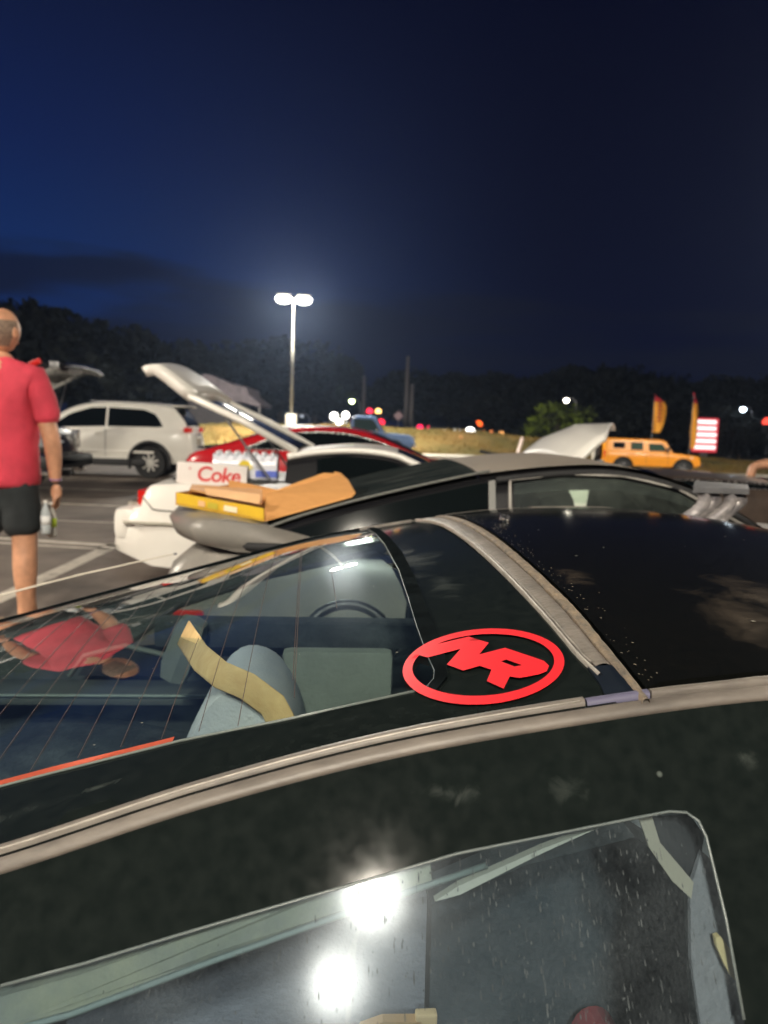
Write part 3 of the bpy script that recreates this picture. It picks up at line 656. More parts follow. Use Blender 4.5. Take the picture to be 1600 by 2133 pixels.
# white bags in the boot opening of the black SUV
mb = MB(); rb = random.Random(2)
for k in range(5):
    bm = bmesh.new(); bmesh.ops.create_icosphere(bm, subdivisions=2, radius=1)
    for v in bm.verts: v.co *= 1 + rb.uniform(-.22, .2)
    mb.add([(v.co.x * .11 - 5.38 + rb.uniform(-.12, .10), v.co.y * .16 + 11.95 + k * .12, v.co.z * .15 + .93 + rb.uniform(-.06, .1)) for v in bm.verts], [[v.index for v in f.verts] for f in bm.faces]); bm.free()
tag(mb.build('plastic_bag', mat('crumpled_white_plastic', (.42, .44, .46), .4, bump=.4, bscale=30), None, True), 'crumpled white bag on the tail of the black suv beside the man', 'bag')

# red crossover coupe
REDC = dict(L=4.6, W=1.8, zb=.25, paint=M['redp'], taper=.12, tumble=.42,
  deck=[(0, .50), (.03, .68), (.10, .82), (.22, .93), (.6, .95), (3.0, .93), (3.6, .88), (4.3, .78), (4.55, .6), (4.6, .5)],
  roof=[(.25, .93), (.6, 1.04), (1.0, 1.17), (1.4, 1.27), (1.8, 1.315), (2.3, 1.31), (2.7, 1.23), (3.1, 1.07), (3.45, .92)],
  windows=[('quarter_window', [(.92, .99, 1.0), (1.25, .99, 1.14), (1.46, .99, 1.22)]), ('side_window', [(1.54, .99, 1.225), (1.9, .99, 1.255), (2.35, .99, 1.24), (2.8, .98, 1.13), (3.05, .98, 1.02)])],
  screens=[('rear_window', .35, 1.25), ('windscreen', 2.65, 3.38)], wheels=[(.85, .32), (3.65, .32)], trim=M['chrome'], trimr=.016,
  bits=[('tail_light', (.02, .55, .72), (.07, .45, .10), M['tail']), ('rear_spoiler', (.32, .01, .985), (.20, 1.3, .03), M['black']), ('bumper_trim', (.0, .01, .40), (.12, 1.3, .14), M['dark'])])
car('red_coupe', 'red coupe with chrome window trim behind the raised white hatch', 'car', (-2.85, 11.4, 0), R(0), REDC)
# a pale car roof just showing over the red one
SED = dict(L=4.5, W=1.75, zb=.25, paint=M['white'], deck=[(0, .5), (.05, .8), (.3, .95), (3.2, .92), (4.2, .8), (4.5, .5)], roof=[(.5, .95), (1.0, 1.27), (1.5, 1.395), (2.3, 1.40), (2.8, 1.28), (3.4, .93)],
  windows=[('side_window', [(.95, 1.0, 1.05), (1.3, 1.0, 1.28), (2.5, 1.0, 1.29), (3.0, .98, 1.05)])], screens=[('rear_window', .6, 1.3), ('windscreen', 2.6, 3.3)], wheels=[(.85, .32), (3.6, .32)])
car('white_sedan', 'white sedan with only its roof showing over the red coupe', 'car', (at(625, 890, 16).x - 1.9, 16.9, -.10), R(0), SED)

# white liftback with raised hatch and hood
WC = dict(L=4.6, W=1.78, zb=.28, paint=M['white'], taper=.14, tumble=.45, sharp=False,
  deck=[(0, .52), (.02, .62), (.12, .715), (.19, .73), (.215, .83), (.28, .885), (.6, .895), (.95, .89), (1.3, .87), (1.6, .87), (2.25, .89), (2.6, .97), (3.0, 1.03), (3.5, 1.05), (3.9, .99), (4.25, .86), (4.52, .66), (4.6, .5)],
  roof=[(1.22, 1.12), (1.4, 1.155), (1.7, 1.18), (2.0, 1.155), (2.25, 1.07), (2.55, .90)], roofpaint=M['black'],
  windows=[('side_window', [(1.44, .90, 1.11), (1.62, .90, 1.14), (1.95, .90, 1.11), (2.25, .90, 1.0)])], screens=[('windscreen', 2.03, 2.5)],
  wheels=[(1.0, .32), (3.7, .32)], xs=[.02, .12, .19, .215, .28],
  bits=[('tail_light', (.19, .60, .79), (.05, .36, .11), M['tail']), ('tail_light_corner', (.205, .785, .79), (.05, .04, .11), M['tail']), ('bumper_pad', (.1, .01, .73), (.12, 1.2, .015), M['concrete'])])
wc = car('white_liftback', 'white liftback car with its hatch and its hood both raised', 'car', (-1.93, 6.25, 0), R(0), WC)
_wt, _zr = WC['wt'], WC['zr']
MB().grid([[(x, y * (_wt(x) + .004), _zr(x) + .030 - (.040 if abs(y) > .98 else .026 * y * y)) for y in (-1, -.985, -.96, -.8, -.5, 0, .5, .8, .96, .985, 1)] for x in fr(1.225, 2.02, 16)]).build('roof_panel', M['white'], wc, True)
for s in (-1, 1): MB().tube([(x, s * _wt(x), _zr(x) - .006) for x in fr(1.225, 2.03, 14)] + [(2.25, s * _wt(2.25), _zr(2.25) - .02), (2.5, s * _wt(2.5), .93)], .024, 8).build('roof_rail', M['white'], wc, True)
for s in (-1, 1): MB().tube([(.03, s * .70, .62), (.10, s * .86, .62), (.50, s * .905, .62), (.66, s * .905, .62)], .012, 6).build('bumper_moulding', M['concrete'], wc, True)
MB().box((.075, 0, .60), (.17, 1.62, .235), bev=.07).build('bumper', M['white'], wc, 50)
MB().tube([(.215, -.82, .80), (.30, -.872, .72), (.62, -.895, .70)], .004, 5).build('panel_gap', M['dark'], wc)
MB().tube([(.66, -.893, .70), (.66, -.893, .45)], .004, 5).build('panel_gap', M['dark'], wc)
def wloc(p): return Vector(p) - Vector((-1.93, 6.25, 0))
MB().box((.8, 0, .918), (.9, 1.15, .02), bev=.01).build('drawn_boot_shade', M['dark'], wc)  # dark slab drawn for the shaded inside of the open boot
def hp(t, side, up=0):
    a, b = Vector((1.28, 0, 1.15)), Vector((.50, 0, 1.525)); p = a.lerp(b, t); return Vector((p.x, side, p.z + up))
mb = MB()
hg = []
for t_ in fr(0, 1, 8): hg.append([hp(t_, y, .03 * (1 - (y / .62) ** 2)) for y in fr(-.60, .60, 8)])
mb.grid(hg); go = mb.build('hatch_glass', M['tint'], wc, True); so = go.modifiers.new('s', 'SOLIDIFY'); so.thickness = .012
for s in (-1, 1): MB().tube([hp(0, s * .64), hp(.5, s * .655, .02), hp(1, s * .66)], .026, 8).build('hatch_frame', M['white'], wc, True)
MB().tube([hp(1, -.66), hp(1, 0, .03), hp(1, .66)], .03, 8).build('hatch_crossbar', M['white'], wc, True)
mb = MB(); lo = [(.52, 1.515), (.44, 1.575), (.34, 1.65), (.25, 1.705), (.20, 1.70), (.17, 1.685)]
mb.grid([[(x, y * (1 - .06 * i / 5), z + .045 * (1 - (y / .68) ** 2)) for y in fr(-.68, .68, 10)] for i, (x, z) in enumerate(lo)])
po = mb.build('hatch_panel', M['white'], wc, True); so = po.modifiers.new('s', 'SOLIDIFY'); so.thickness = .075; so.offset = 0
for s in (-1, 1): MB().tube([(1.10, s * .60, .92), (.72, s * .62, 1.42)], .009, 6).build('gas_strut', M['steel'], wc)
# raised hood
near = [wloc(at(1192, 969, 5.5)), wloc(at(1222, 940, 5.5)), wloc(at(1246, 918, 5.5)), wloc(at(1260, 908, 5.5))]
far = [wloc(at(1076, 951, 6.7)), wloc(at(1128, 912, 6.7)), wloc(at(1190, 888, 6.7)), wloc(at(1282, 889, 6.7))]
mb = MB(); rows = []
for i in range(13):
    u = i / 12 * 3; k = min(2, int(u)); f = u - k; a = near[k].lerp(near[k + 1], f); b = far[k].lerp(far[k + 1], f)
    rows.append([a.lerp(b, v) + Vector((0, 0, .06 * math.sin(math.pi * v))) for v in fr(0, 1, 8)])
mb.grid(rows); ho = mb.build('hood', M['white'], wc, True); so = ho.modifiers.new('s', 'SOLIDIFY'); so.thickness = .035
mb = MB(); a0, a1 = wloc(at(1238, 934, 5.9)), wloc(at(1278, 896, 6.6))
mb.prism([wloc(at(1225, 930, 5.7)), wloc(at(1262, 912, 5.7)), wloc(at(1252, 905, 6.3)), wloc(at(1205, 915, 6.3))], (.0, 0, -.03)); mb.build('hood_inner_frame', M['white'], wc)
MB().tube([wloc(at(1000, 940, 5.6)), wloc(at(1030, 946, 5.6)), wloc(at(1195, 972, 5.6))], .014, 6).build('cowl_seal', M['rubber'], wc, True)
MB().box((3.3, 0, 1.07), (.8, 1.2, .03), bev=.01).build('engine_bay', M['dark'], wc)

# grey liftback next to the black sports car
GC = dict(L=4.25, W=1.66, zb=.24, paint=M['grey'], taper=.05, tumble=.40,
  deck=[(0, .80), (.03, .875), (.10, .915), (.3, .94), (.7, .96), (1.1, .95), (2.2, .93), (2.6, .92), (3.3, .86), (3.9, .74), (4.2, .55), (4.25, .45)],
  crown=.010,
  roof=[(.28, .962), (.45, 1.03), (.70, 1.105), (.98, 1.175), (1.12, 1.205), (1.35, 1.235), (1.55, 1.24), (1.75, 1.20), (1.95, 1.11), (2.22, .93)],
  windows=[('side_window', [(1.18, .985, 1.175), (1.35, .985, 1.20), (1.56, .985, 1.20), (1.74, .985, 1.165), (1.98, .985, 1.04)])],
  screens=[('windscreen', 1.78, 2.18)], wheels=[(.80, .31), (3.3, .31)], open=[(1.18, 1.84)], xs=[], roofpaint=M['black'], screenmat=mat('dust_and_sheen_windscreen', (.22, .185, .15), .5, var=.15, vscale=6))  # beige screen colour stands in for dust and reflections on the glass
clear = glass_mat('faint_green_glass', (.84, .95, .87), .05, (.34, .40, .34), .01)
GC['windows'] = [(GC['windows'][0][0], GC['windows'][0][1], clear)]
gc = car('grey_liftback', 'dusty grey liftback with dark rear side panels parked just past the black sports car', 'car', (-.75, 3.30, 0), R(1), GC)
sd, bl, zr_ = GC['side'], GC['belt'], GC['zr']
MB().grid([[(x, y * GC['wt'](x) * .96, zr_(x) + .013 - .010 * y * y) for y in fr(-1, 1, 10)] for x in fr(1.07, 1.79, 14)]).build('roof_panel', dusty_paint('beige_dusty_roof', (.19, .165, .14), (.30, .255, .205), .6, 3, .45, .4, .7, .1, speck=False, spec=.1), gc, True)
for s in (-1, 1):
    rows = [[(x, s * (sd(x, z) + .008), z) for z in fr(bl(x) + .01, max(bl(x) + .02, zr_(x) - .025), 4)] for x in fr(.36, 1.09, 14)]
    MB().grid(rows).build('quarter_window', M['tint'], gc, True)
    MB().grid([[(x, s * (sd(x, z) + .010), z) for z in fr(.96, zr_(x) - .02, 4)] for x in fr(1.092, 1.115, 2)]).build('pillar_trim', mat('grey_pillar', (.10, .10, .09), .4), gc)
    lo = [(x, s * (sd(x, z) + .012), z) for x, z in [(1.165, .98), (1.165, 1.185), (1.35, 1.212), (1.56, 1.212), (1.74, 1.178), (2.0, 1.04)]]
    MB().tube(lo, .006, 6).build('window_frame', mat('satin_frame', (.34, .32, .29), .5, metal=.3), gc, True)
    lo = [(x, s * (sd(x, z) + .010), z) for x, z in [(x, zr_(x) - .022) for x in fr(1.12, 2.0, 12)]]
    MB().tube(lo, .012, 6).build('door_seal', M['rubber'], gc, True)
wt_ = GC['wt']
MB().grid([[(x, y * wt_(x) * .95, zr_(x) + .017 - .010 * y * y) for y in fr(-1, 1, 10)] for x in fr(.31, 1.06, 14)]).build('hatch_glass', mat('reflection_streaked_hatch_glass', (.012, .016, .017), .5, spec=0, col2=(.07, .075, .07), vscale=5, stretch=(1, 5, 1), mlo=.5, mhi=.72), gc, True)  # grey streaks put a dim reflection into the glass colour
MB().tube([(x, -wt_(x) * .97, zr_(x) + .010) for x in fr(.30, 1.1, 14)], .005, 6).build('hatch_edge_trim', mat('dull_edge_trim', (.15, .15, .14), .6, spec=.1), gc, True)
# thick rounded rear deck lip
mb = MB(); rows = []
for i in range(25):
    u = i / 24; y = -.81 + 1.62 * u; xr = -.065 + .22 * (abs(2 * u - 1)) ** 3
    e = .30 + .70 * (1 - abs(2 * u - 1) ** 8)
    rows.append([(xr + .34, y, .985), (xr + .20, y, 1.018), (xr + .07, y, 1.034), (xr + .0, y, 1.022), (xr - .03, y, .992), (xr - .01, y, .948), (xr + .10, y * .99, .925), (xr + .40, y * .98, .92)])
mb.grid(rows); n = 8; mb.f += [tuple(range(n)), tuple(range(24 * n, 25 * n))]
mb.build('deck_spoiler', M['grey'], gc, 70)
MB().tube([(.10, -.55, .945), (.16, -.74, .945), (.30, -.80, .945), (1.0, -.82, .94)], .016, 6).build('lip_shade_strip', M['rubber'], gc, True)  # dark strip drawn for the shade under the deck lip
for (z, h_) in ((.82, .05), (.70, .05)): MB().box((.10, -.805, z), (.10, .03, h_), bev=.01).build('marker_lens', M['tail'], gc)
# seats seen through the window
for yy in (-.38, .38):
    MB().box((1.40, yy, .93), (.14, .42, .44), Euler((0, R(-14), 0)), bev=.05).build('seat', M['rubber'], gc, 40)
    MB().box((1.34, yy, 1.13), (.09, .24, .12), Euler((0, R(-14), 0)), bev=.035).build('headrest', M['rubber'], gc, 40)
# twin-stalk door mirror
def gl_(p): return gc.matrix_world.inverted() @ Vector(p)
bpy.context.view_layer.update()
mm_ = empty('door_mirror'); mm_.parent = gc
MS = mat('scuffed_grey_metal', (.36, .33, .32), .5, metal=.25, rvar=.15, vscale=40, bump=.3, bscale=60, col2=(.16, .15, .16))
Yb = 2.22
for k, (x0, x1) in enumerate(((1438, 1452), (1485, 1505))):
    rows = []
    for i in range(15):
        u = i / 14; y = 1024 + (1116 - 1024) * u; bend = 17 * math.sin(u * math.pi * 2 + .3) - 4 + (x0 - x1) * u * .2
        w = 46 + 8 * math.sin(u * math.pi); cx = x1 + 18 + bend - u * 20 * (1 - k * .3)
        rows.append([gl_(at(cx - w / 2 + w * f, y, Yb + .05 * math.sin(f * math.pi))) for f in fr(0, 1, 5)])
    so = MB().grid(rows).build('mirror_stalk', MS, mm_, True); sm = so.modifiers.new('s', 'SOLIDIFY'); sm.thickness = .03
MB().prism([gl_(at(1443, 1026, 2.20)), gl_(at(1560, 1030, 2.20)), gl_(at(1556, 1020, 2.36)), gl_(at(1447, 1012, 2.36))], (0, 0, .016)).build('mirror_housing', M['steel'], mm_)

# dark brown coupe further right
BR = dict(L=4.4, W=1.75, zb=.25, paint=M['brown'], taper=.12, tumble=.5,
  deck=[(0, .50), (.04, .70), (.15, .80), (.4, .86), (2.9, .85), (3.6, .80), (4.2, .70), (4.4, .5)],
  roof=[(.15, .88), (.6, .945), (1.0, .975), (1.6, .97), (2.2, .93), (2.7, .90), (2.95, .88)],
  windows=[('side_window', [(.8, .88, .90), (1.2, .88, .945), (2.0, .88, .93), (2.5, .87, .89)])], screens=[('rear_window', .25, 1.0), ('windscreen', 2.2, 2.9)], wheels=[(.85, .31), (3.5, .31)], trim=M['chrome'])
br = car('brown_coupe', 'low dark brown coupe behind the twin-stalk mirror', 'car', (1.75, 6.0 + 2.4, 0), R(-4), BR)

# blue pickup
PU = dict(L=5.2, W=1.9, zb=.45, paint=M['blue'], taper=.06, tumble=.18, sharp=True,
  deck=[(0, .7), (.05, 1.10), (2.3, 1.12), (3.6, 1.12), (3.7, 1.10), (5.0, 1.02), (5.12, .9), (5.2, .7)],
  roof=[(2.35, 1.13), (2.42, 1.72), (2.6, 1.80), (3.35, 1.80), (3.5, 1.70), (3.85, 1.10)], glass=mat('cab_glass', (.03, .05, .045), .1),
  windows=[('door_window', [(2.52, 1.18, 1.68), (3.3, 1.18, 1.68), (3.42, 1.18, 1.58), (3.66, 1.18, 1.2)])], screens=[('windscreen', 3.50, 3.80)], wheels=[(1.0, .38), (4.3, .38)], rim='rim',
  bits=[('headlight', (5.14, .68, .86), (.10, .22, .22), M['chrome']), ('front_bumper', (5.18, .01, .60), (.18, 1.9, .14), M['chrome']), ('mirror', (3.55, 1.05, 1.2), (.06, .16, .2), M['chrome'])])
xp = at(735, 900, 36).x
car('blue_pickup', 'old light blue pickup truck parked before the grass bank', 'pickup truck', (xp - 2.35, 36.0 - 1.5, gh(xp, 34)), R(-2), PU)

# yellow boxy off-road SUV
HM = dict(L=4.55, W=1.95, zb=.52, paint=M['yellow'], taper=.03, tumble=.16, sharp=True, tlen=.3,
  deck=[(0, .75), (.03, 1.22), (3.0, 1.22), (3.3, 1.20), (4.45, 1.08), (4.52, .95), (4.55, .75)],
  roof=[(.03, 1.22), (.06, 1.70), (.14, 1.80), (2.75, 1.80), (2.9, 1.74), (3.25, 1.20)], glass=mat('greenish_window', (.04, .07, .05), .08),
  windows=[('rear_side_window', [(.42, 1.36, 1.62), (.95, 1.36, 1.62)], M['tint']), ('side_window', [(1.25, 1.30, 1.64), (1.8, 1.30, 1.64)]), ('front_side_window', [(2.1, 1.28, 1.60), (2.72, 1.28, 1.60), (2.86, 1.28, 1.42)])],
  screens=[('windscreen', 2.93, 3.2)], wheels=[(.9, .43), (3.75, .43)], rim='steel', spokes=5, arch=1.2, trim=M['dark'], trimr=.012,
  doors=[(1.1, .7, 1.2), (1.98, .6, 1.2), (3.0, .6, 1.2)], handles=[(1.3, 1.12), (2.2, 1.12)],
  bits=[('tail_light', (.03, .86, 1.05), (.08, .16, .34), M['tail']), ('rear_bumper', (-.08, .01, .66), (.22, 1.8, .2), M['steel']), ('door_mirror', (2.95, 1.08, 1.35), (.10, .2, .2), M['dark']), ('front_bumper', (4.6, .01, .66), (.14, 1.8, .2), M['dark']), ('marker_light', (4.1, .985, 1.0), (.1, .03, .06), M['white'])])
ph = at(1262, 950, 37)
hm = car('yellow_suv', 'boxy yellow-orange off-road suv with spare wheel on its tail', 'suv', (ph.x, 38.0, -.60), R(-3), HM)
sw = MB().lathe((-.20, 0, 1.12), [(.26, -.13), (.40, -.13), (.43, -.06), (.43, .06), (.40, .13), (.26, .13)], 28, 'X').build('spare_wheel', M['tyre'], hm, 40)
MB().lathe((-.20, 0, 1.12), [(.41, -.15), (.25, -.17), (.02, -.18)], 24, 'X').build('spare_wheel_cover', mat('pale_cover', (.45, .42, .36), .5), sw, 40)
MB().box((-.05, 0, 1.42), (.10, .5, .12), bev=.03).build('spare_bracket', M['dark'], hm)

# oncoming traffic: small cars that show mostly as their lamps
def traffic(px, py, Y, lamps, label, paint, face=-90):
    p = at(px, py, Y); g = gh(p.x, p.y)
    spd = dict(L=4.4, W=1.8, zb=.3, ns=8, paint=paint, deck=[(0, .6), (.1, .9), (3.0, .95), (4.2, .8), (4.4, .55)], roof=[(.3, .9), (1.0, 1.4), (2.2, 1.45), (3.1, .95)], screens=[('windscreen', 2.35, 3.0)],
        windows=[('side_window', [(.9, 1.0, 1.05), (1.2, 1.0, 1.32), (2.2, 1.0, 1.32), (2.8, 1.0, 1.05)])])
    t = car('oncoming_car', label, 'car', (p.x, p.y + 4.4, g), R(face), spd, 'cars on the road beyond the grass'); t.rotation_euler.z = R(-90)
    for (lx, ly, r, col, s) in lamps:
        q = at(lx, ly, Y); MB().lathe((q.y * 0 + 4.42, q.x - p.x, q.z - g), [(.02, -.1), (r * .8, -.05), (r, 0), (r * .7, .04), (.02, .06)], 14, 'X').build('headlight', emat('headlight_beam', col, s), t)
    return t
wh = (1, .95, .85)
traffic(706, 872, 60, [(696, 867, .30, wh, 9), (720, 865, .27, wh, 9), (707, 880, .27, wh, 8)], 'oncoming vehicle with three blazing headlights left of the blue pickup cab', M['black'])
traffic(914, 900, 72, [(902, 900, .26, wh, 7), (926, 901, .26, wh, 7)], 'oncoming car with a pair of white headlights', M['black'])
traffic(979, 901, 68, [(979, 901, .46, (1, .98, .93), 6)], 'oncoming vehicle with one large oval white glare', M['black'])
traffic(1016, 900, 78, [(1008, 899, .17, (1, .3, .1), .7), (1023, 899, .17, (1, .3, .1), .7)], 'car with two dim orange lights past the oval glare', M['black'])
traffic(1058, 903, 80, [(1044, 903, .27, (1, .45, .14), 1.6), (1073, 903, .22, (1, .65, .35), .9)], 'car with two amber lights left of the raised white hood', M['black'])

# ------------------------------------------------------------------ black sports car
# outlines of the sticker, metres in the car's own frame (along, across)
RING_OUT = [(0.1095, -0.5304), (0.1122, -0.5226), (0.1142, -0.5145), (0.1156, -0.5062), (0.1161, -0.4977), (0.1159, -0.4892), (0.1148, -0.4807), (0.1129, -0.4723), (0.1101, -0.4643), (0.1066, -0.4566), (0.1022, -0.4494), (0.097, -0.4428), (0.0912, -0.437), (0.0847, -0.4319), (0.0776, -0.4278), (0.0701, -0.4247), (0.0622, -0.4227), (0.0541, -0.4217), (0.0459, -0.4219), (0.0377, -0.4231), (0.0297, -0.4254), (0.0219, -0.4288), (0.0145, -0.433), (0.0076, -0.4382), (0.0012, -0.4441), (-0.0045, -0.4507), (-0.0095, -0.4579), (-0.0138, -0.4655), (-0.0173, -0.4735), (-0.02, -0.4818), (-0.022, -0.4902), (-0.0231, -0.4987), (-0.0235, -0.5071), (-0.0231, -0.5154), (-0.022, -0.5235), (-0.0202, -0.5312), (-0.0178, -0.5386), (-0.0148, -0.5456), (-0.0112, -0.552), (-0.0072, -0.558), (-0.0026, -0.5633), (0.0023, -0.5681), (0.0076, -0.5722), (0.0132, -0.5756), (0.0191, -0.5784), (0.0252, -0.5804), (0.0315, -0.5818), (0.0379, -0.5825), (0.0444, -0.5824), (0.0509, -0.5816), (0.0574, -0.5801), (0.0638, -0.578), (0.0701, -0.5751), (0.0763, -0.5716), (0.0821, -0.5674), (0.0878, -0.5626), (0.093, -0.5572), (0.0979, -0.5513), (0.1023, -0.5448), (0.1062, -0.5378)]
RING_IN = [(0.1026, -0.5247), (0.1047, -0.5183), (0.1062, -0.5116), (0.107, -0.5048), (0.1072, -0.4978), (0.1067, -0.4909), (0.1055, -0.484), (0.1036, -0.4772), (0.1009, -0.4707), (0.0976, -0.4645), (0.0936, -0.4587), (0.0889, -0.4534), (0.0837, -0.4487), (0.078, -0.4447), (0.0719, -0.4414), (0.0654, -0.4388), (0.0586, -0.4371), (0.0516, -0.4362), (0.0446, -0.4362), (0.0376, -0.4371), (0.0307, -0.4388), (0.0241, -0.4413), (0.0178, -0.4445), (0.0119, -0.4485), (0.0065, -0.4531), (0.0016, -0.4583), (-0.0028, -0.464), (-0.0064, -0.4701), (-0.0095, -0.4765), (-0.0118, -0.4832), (-0.0135, -0.4901), (-0.0145, -0.497), (-0.0148, -0.5039), (-0.0144, -0.5108), (-0.0134, -0.5175), (-0.0118, -0.524), (-0.0097, -0.5302), (-0.007, -0.5361), (-0.0037, -0.5416), (-0.0001, -0.5467), (0.004, -0.5512), (0.0084, -0.5553), (0.0132, -0.5589), (0.0183, -0.5619), (0.0236, -0.5643), (0.0291, -0.5661), (0.0347, -0.5674), (0.0405, -0.568), (0.0463, -0.568), (0.0521, -0.5674), (0.0578, -0.5662), (0.0635, -0.5644), (0.0691, -0.562), (0.0744, -0.5591), (0.0796, -0.5556), (0.0844, -0.5516), (0.0889, -0.5471), (0.093, -0.5421), (0.0967, -0.5367), (0.0999, -0.5309)]
NR_OUT = [(-0.013, -0.4681), (-0.0059, -0.4661), (0.0015, -0.4763), (0.0331, -0.4678), (0.0154, -0.4986), (0.0264, -0.5162), (0.0419, -0.5114), (0.0494, -0.5225), (0.041, -0.543), (0.0508, -0.5609), (0.0607, -0.5403), (0.0679, -0.5454), (0.0847, -0.5431), (0.092, -0.5395), (0.097, -0.5292), (0.0959, -0.5178), (0.0715, -0.4791), (0.0466, -0.4864), (0.0605, -0.4621), (0.0459, -0.4396), (0.0063, -0.4495), (-0.0021, -0.4489)]
NR_HOLE = [(0.0611, -0.5078), (0.0662, -0.5056), (0.0761, -0.5215), (0.0692, -0.5217)]
ZN=[(-1.6,.74),(-1.1,.82),(-.8,.90),(-.55,.972),(-.314,1.044),(-.184,1.087),(-.049,1.121),(.094,1.144),(.25,1.161),(.45,1.170),(.613,1.167),(.8,1.137),(1.01,1.07),(1.25,.98),(1.55,.85)]
ZF=[(-1.6,.72),(-1.1,.81),(-.799,.89),(-.593,.949),(-.382,1.009),(-.274,1.04),(-.112,1.086),(.036,1.117),(.202,1.148),(.319,1.163),(.45,1.171),(.613,1.170),(.797,1.137),(1.012,1.072),(1.25,.98),(1.55,.85)]
BN=[(-1.6,-.56),(-.6,-.615),(-.3,-.623),(0,-.611),(.25,-.597),(.6,-.59),(1.55,-.60)]
BF=[(-1.6,.56),(-.8,.604),(-.4,.63),(-.1,.637),(.2,.63),(.6,.635),(1,.641),(1.55,.6)]
def S(a, b):
    bn, bf = pch(BN, a), pch(BF, a); s = (b - bn) / (bf - bn)
    return pch(ZN, a) * (1 - s) + pch(ZF, a) * s + .035 * 4 * s * (1 - s)
def sb(a, z):
    dz = pch(ZN, a) - z; return pch(BN, a) - .78 * dz + .25 * dz * dz
def sf(a, z):
    dz = pch(ZF, a) - z; return pch(BF, a) + .78 * dz - .25 * dz * dz
top = lambda a, b: (a, b, S(a, b))
sidn = lambda a, z: (a, sb(a, z), z)
sidf = lambda a, z: (a, sf(a, z), z)
A = empty('black_sports_car', (0, 1.15, 0), math.atan(.09), 'dusty black sports car in front with a red oval sticker on its roof', 'car')
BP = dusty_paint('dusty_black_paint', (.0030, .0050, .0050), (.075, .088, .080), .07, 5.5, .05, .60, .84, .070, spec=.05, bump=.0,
  smears=[((-.006, -.637, 1.096), (.030, .03, .010), .34, 60), ((.079, -.638, 1.101), (.028, .03, .013), .30, 45), ((.218, -.63, 1.118), (.014, .03, .012), .4, 60), ((.040, -.03, 1.16), (.06, .24, .08), .34, 14), ((.055, -.24, 1.16), (.03, .12, .05), .30, 25), ((-.267, -.561, 1.065), (.025, .006, .03), .55, 50), ((-.33, -.565, 1.04), (.09, .02, .05), .3, 25)])  # hoop smears put a brownish reflection into the paint colour
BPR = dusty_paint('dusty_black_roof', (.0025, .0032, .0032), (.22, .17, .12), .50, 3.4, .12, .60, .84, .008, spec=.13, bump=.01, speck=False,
  smears=[((.305, -.455, 1.18), (.055, .10, .06), .24, 11), ((.36, -.40, 1.18), (.05, .10, .06), .22, 16), ((.20, -.28, 1.18), (.025, .06, .05), .16, 40)])  # broad roof smears put a beige cloudy reflection into the colour
TRIM = mat('weathered_grey_trim', (.098, .086, .076), .5, col2=(.185, .162, .140), vscale=34, bump=.08, bscale=150, detail=9, stretch=(.35, 1, 1))
TRIML = mat('worn_metal_edge', (.36, .33, .29), .45, metal=.3, var=.2, vscale=60)
GROOVE = mat('dark_groove', (.012, .011, .018), .7, spec=0)
RBR = mat('perished_rubber', (.006, .008, .009), .75, var=.3, vscale=30, spec=0)
HG = glass_mat('hatch_glass', (.74, .82, .82), .022, (.16, .26, .29), .010, .18, 40)
SG = glass_mat('side_glass', (.58, .66, .71), .044, (.31, .37, .41), .009, .13, 420, (1.5, 1, .10), con=(.13, .40, .45, 2.1), big=.05)
ex = lambda f, a0, a1, n, o=0: [(a, f(a) + o) for a in fr(a0, a1, n)]
bnf = lambda a: pch(BN, a); bff = lambda a: pch(BF, a)
# hatch: glass, painted surround
GL = [(.0132, .565), (.0132, .3394), (.013, .1231), (.0109, -.1272), (.006, -.281), (.0026, -.3872), (.0021, -.4681), (.0028, -.5022), (-.0002, -.519), (-.0063, -.529), (-.0105, -.5335), (-.018, -.5358), (-.05, -.5385), (-.1208, -.5393), (-.2089, -.5263), (-.3201, -.5106), (-.5, -.498), (-1.12, -.45), (-1.16, -.42), (-1.16, .42), (-1.12, .47), (-.6, .575), (-.3, .598), (-.02, .600), (.008, .590)]
out = ex(bnf, -1.56, .128, 24, .004) + [(.128, .0), (.128, .30)] + ex(bff, -1.56, .124, 24, -.004)[::-1]
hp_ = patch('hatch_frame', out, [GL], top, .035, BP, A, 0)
patch('hatch_glass', GL, [], top, .03, HG, A, -.0005)
hg_ = A.children[-1]
# black rubber strip round the front edge of the glass
edge = [(.030, .570), (.030, .30), (.030, .0), (.026, -.20), (.021, -.36), (.018, -.47), (.012, -.52), (-.003, -.546)]
patch('glass_seal', edge + [(-.006, -.5345), (.0035, -.503), (.0028, -.4681), (.0034, -.3872), (.0068, -.281), (.0117, -.1272), (.0138, .1231), (.014, .570)], [], top, .03, RBR, A, .0022, .0022)
MB().tube([(a, b, S(a, b) + .0015) for a, b in [(.0140, .56), (.0138, .30), (.0137, .12), (.0115, -.127), (.0067, -.281), (.0033, -.387), (.0027, -.468), (.0035, -.503), (.0004, -.520), (-.0055, -.530), (-.0100, -.5345), (-.018, -.5368)]], .0009, 5).build('glass_edge', mat('bright_glass_edge', (.07, .09, .10), .4), A, True)
MB().tube([(a, b, S(a, b) + .0008) for a, b in [(-.0151, -.5351), (-.1208, -.5393), (-.2089, -.5263), (-.3201, -.5106), (-.5, -.498), (-1.12, -.45)]], .0012, 5).build('glass_edge', mat('dull_glass_edge', (.13, .15, .14), .4), A, True)
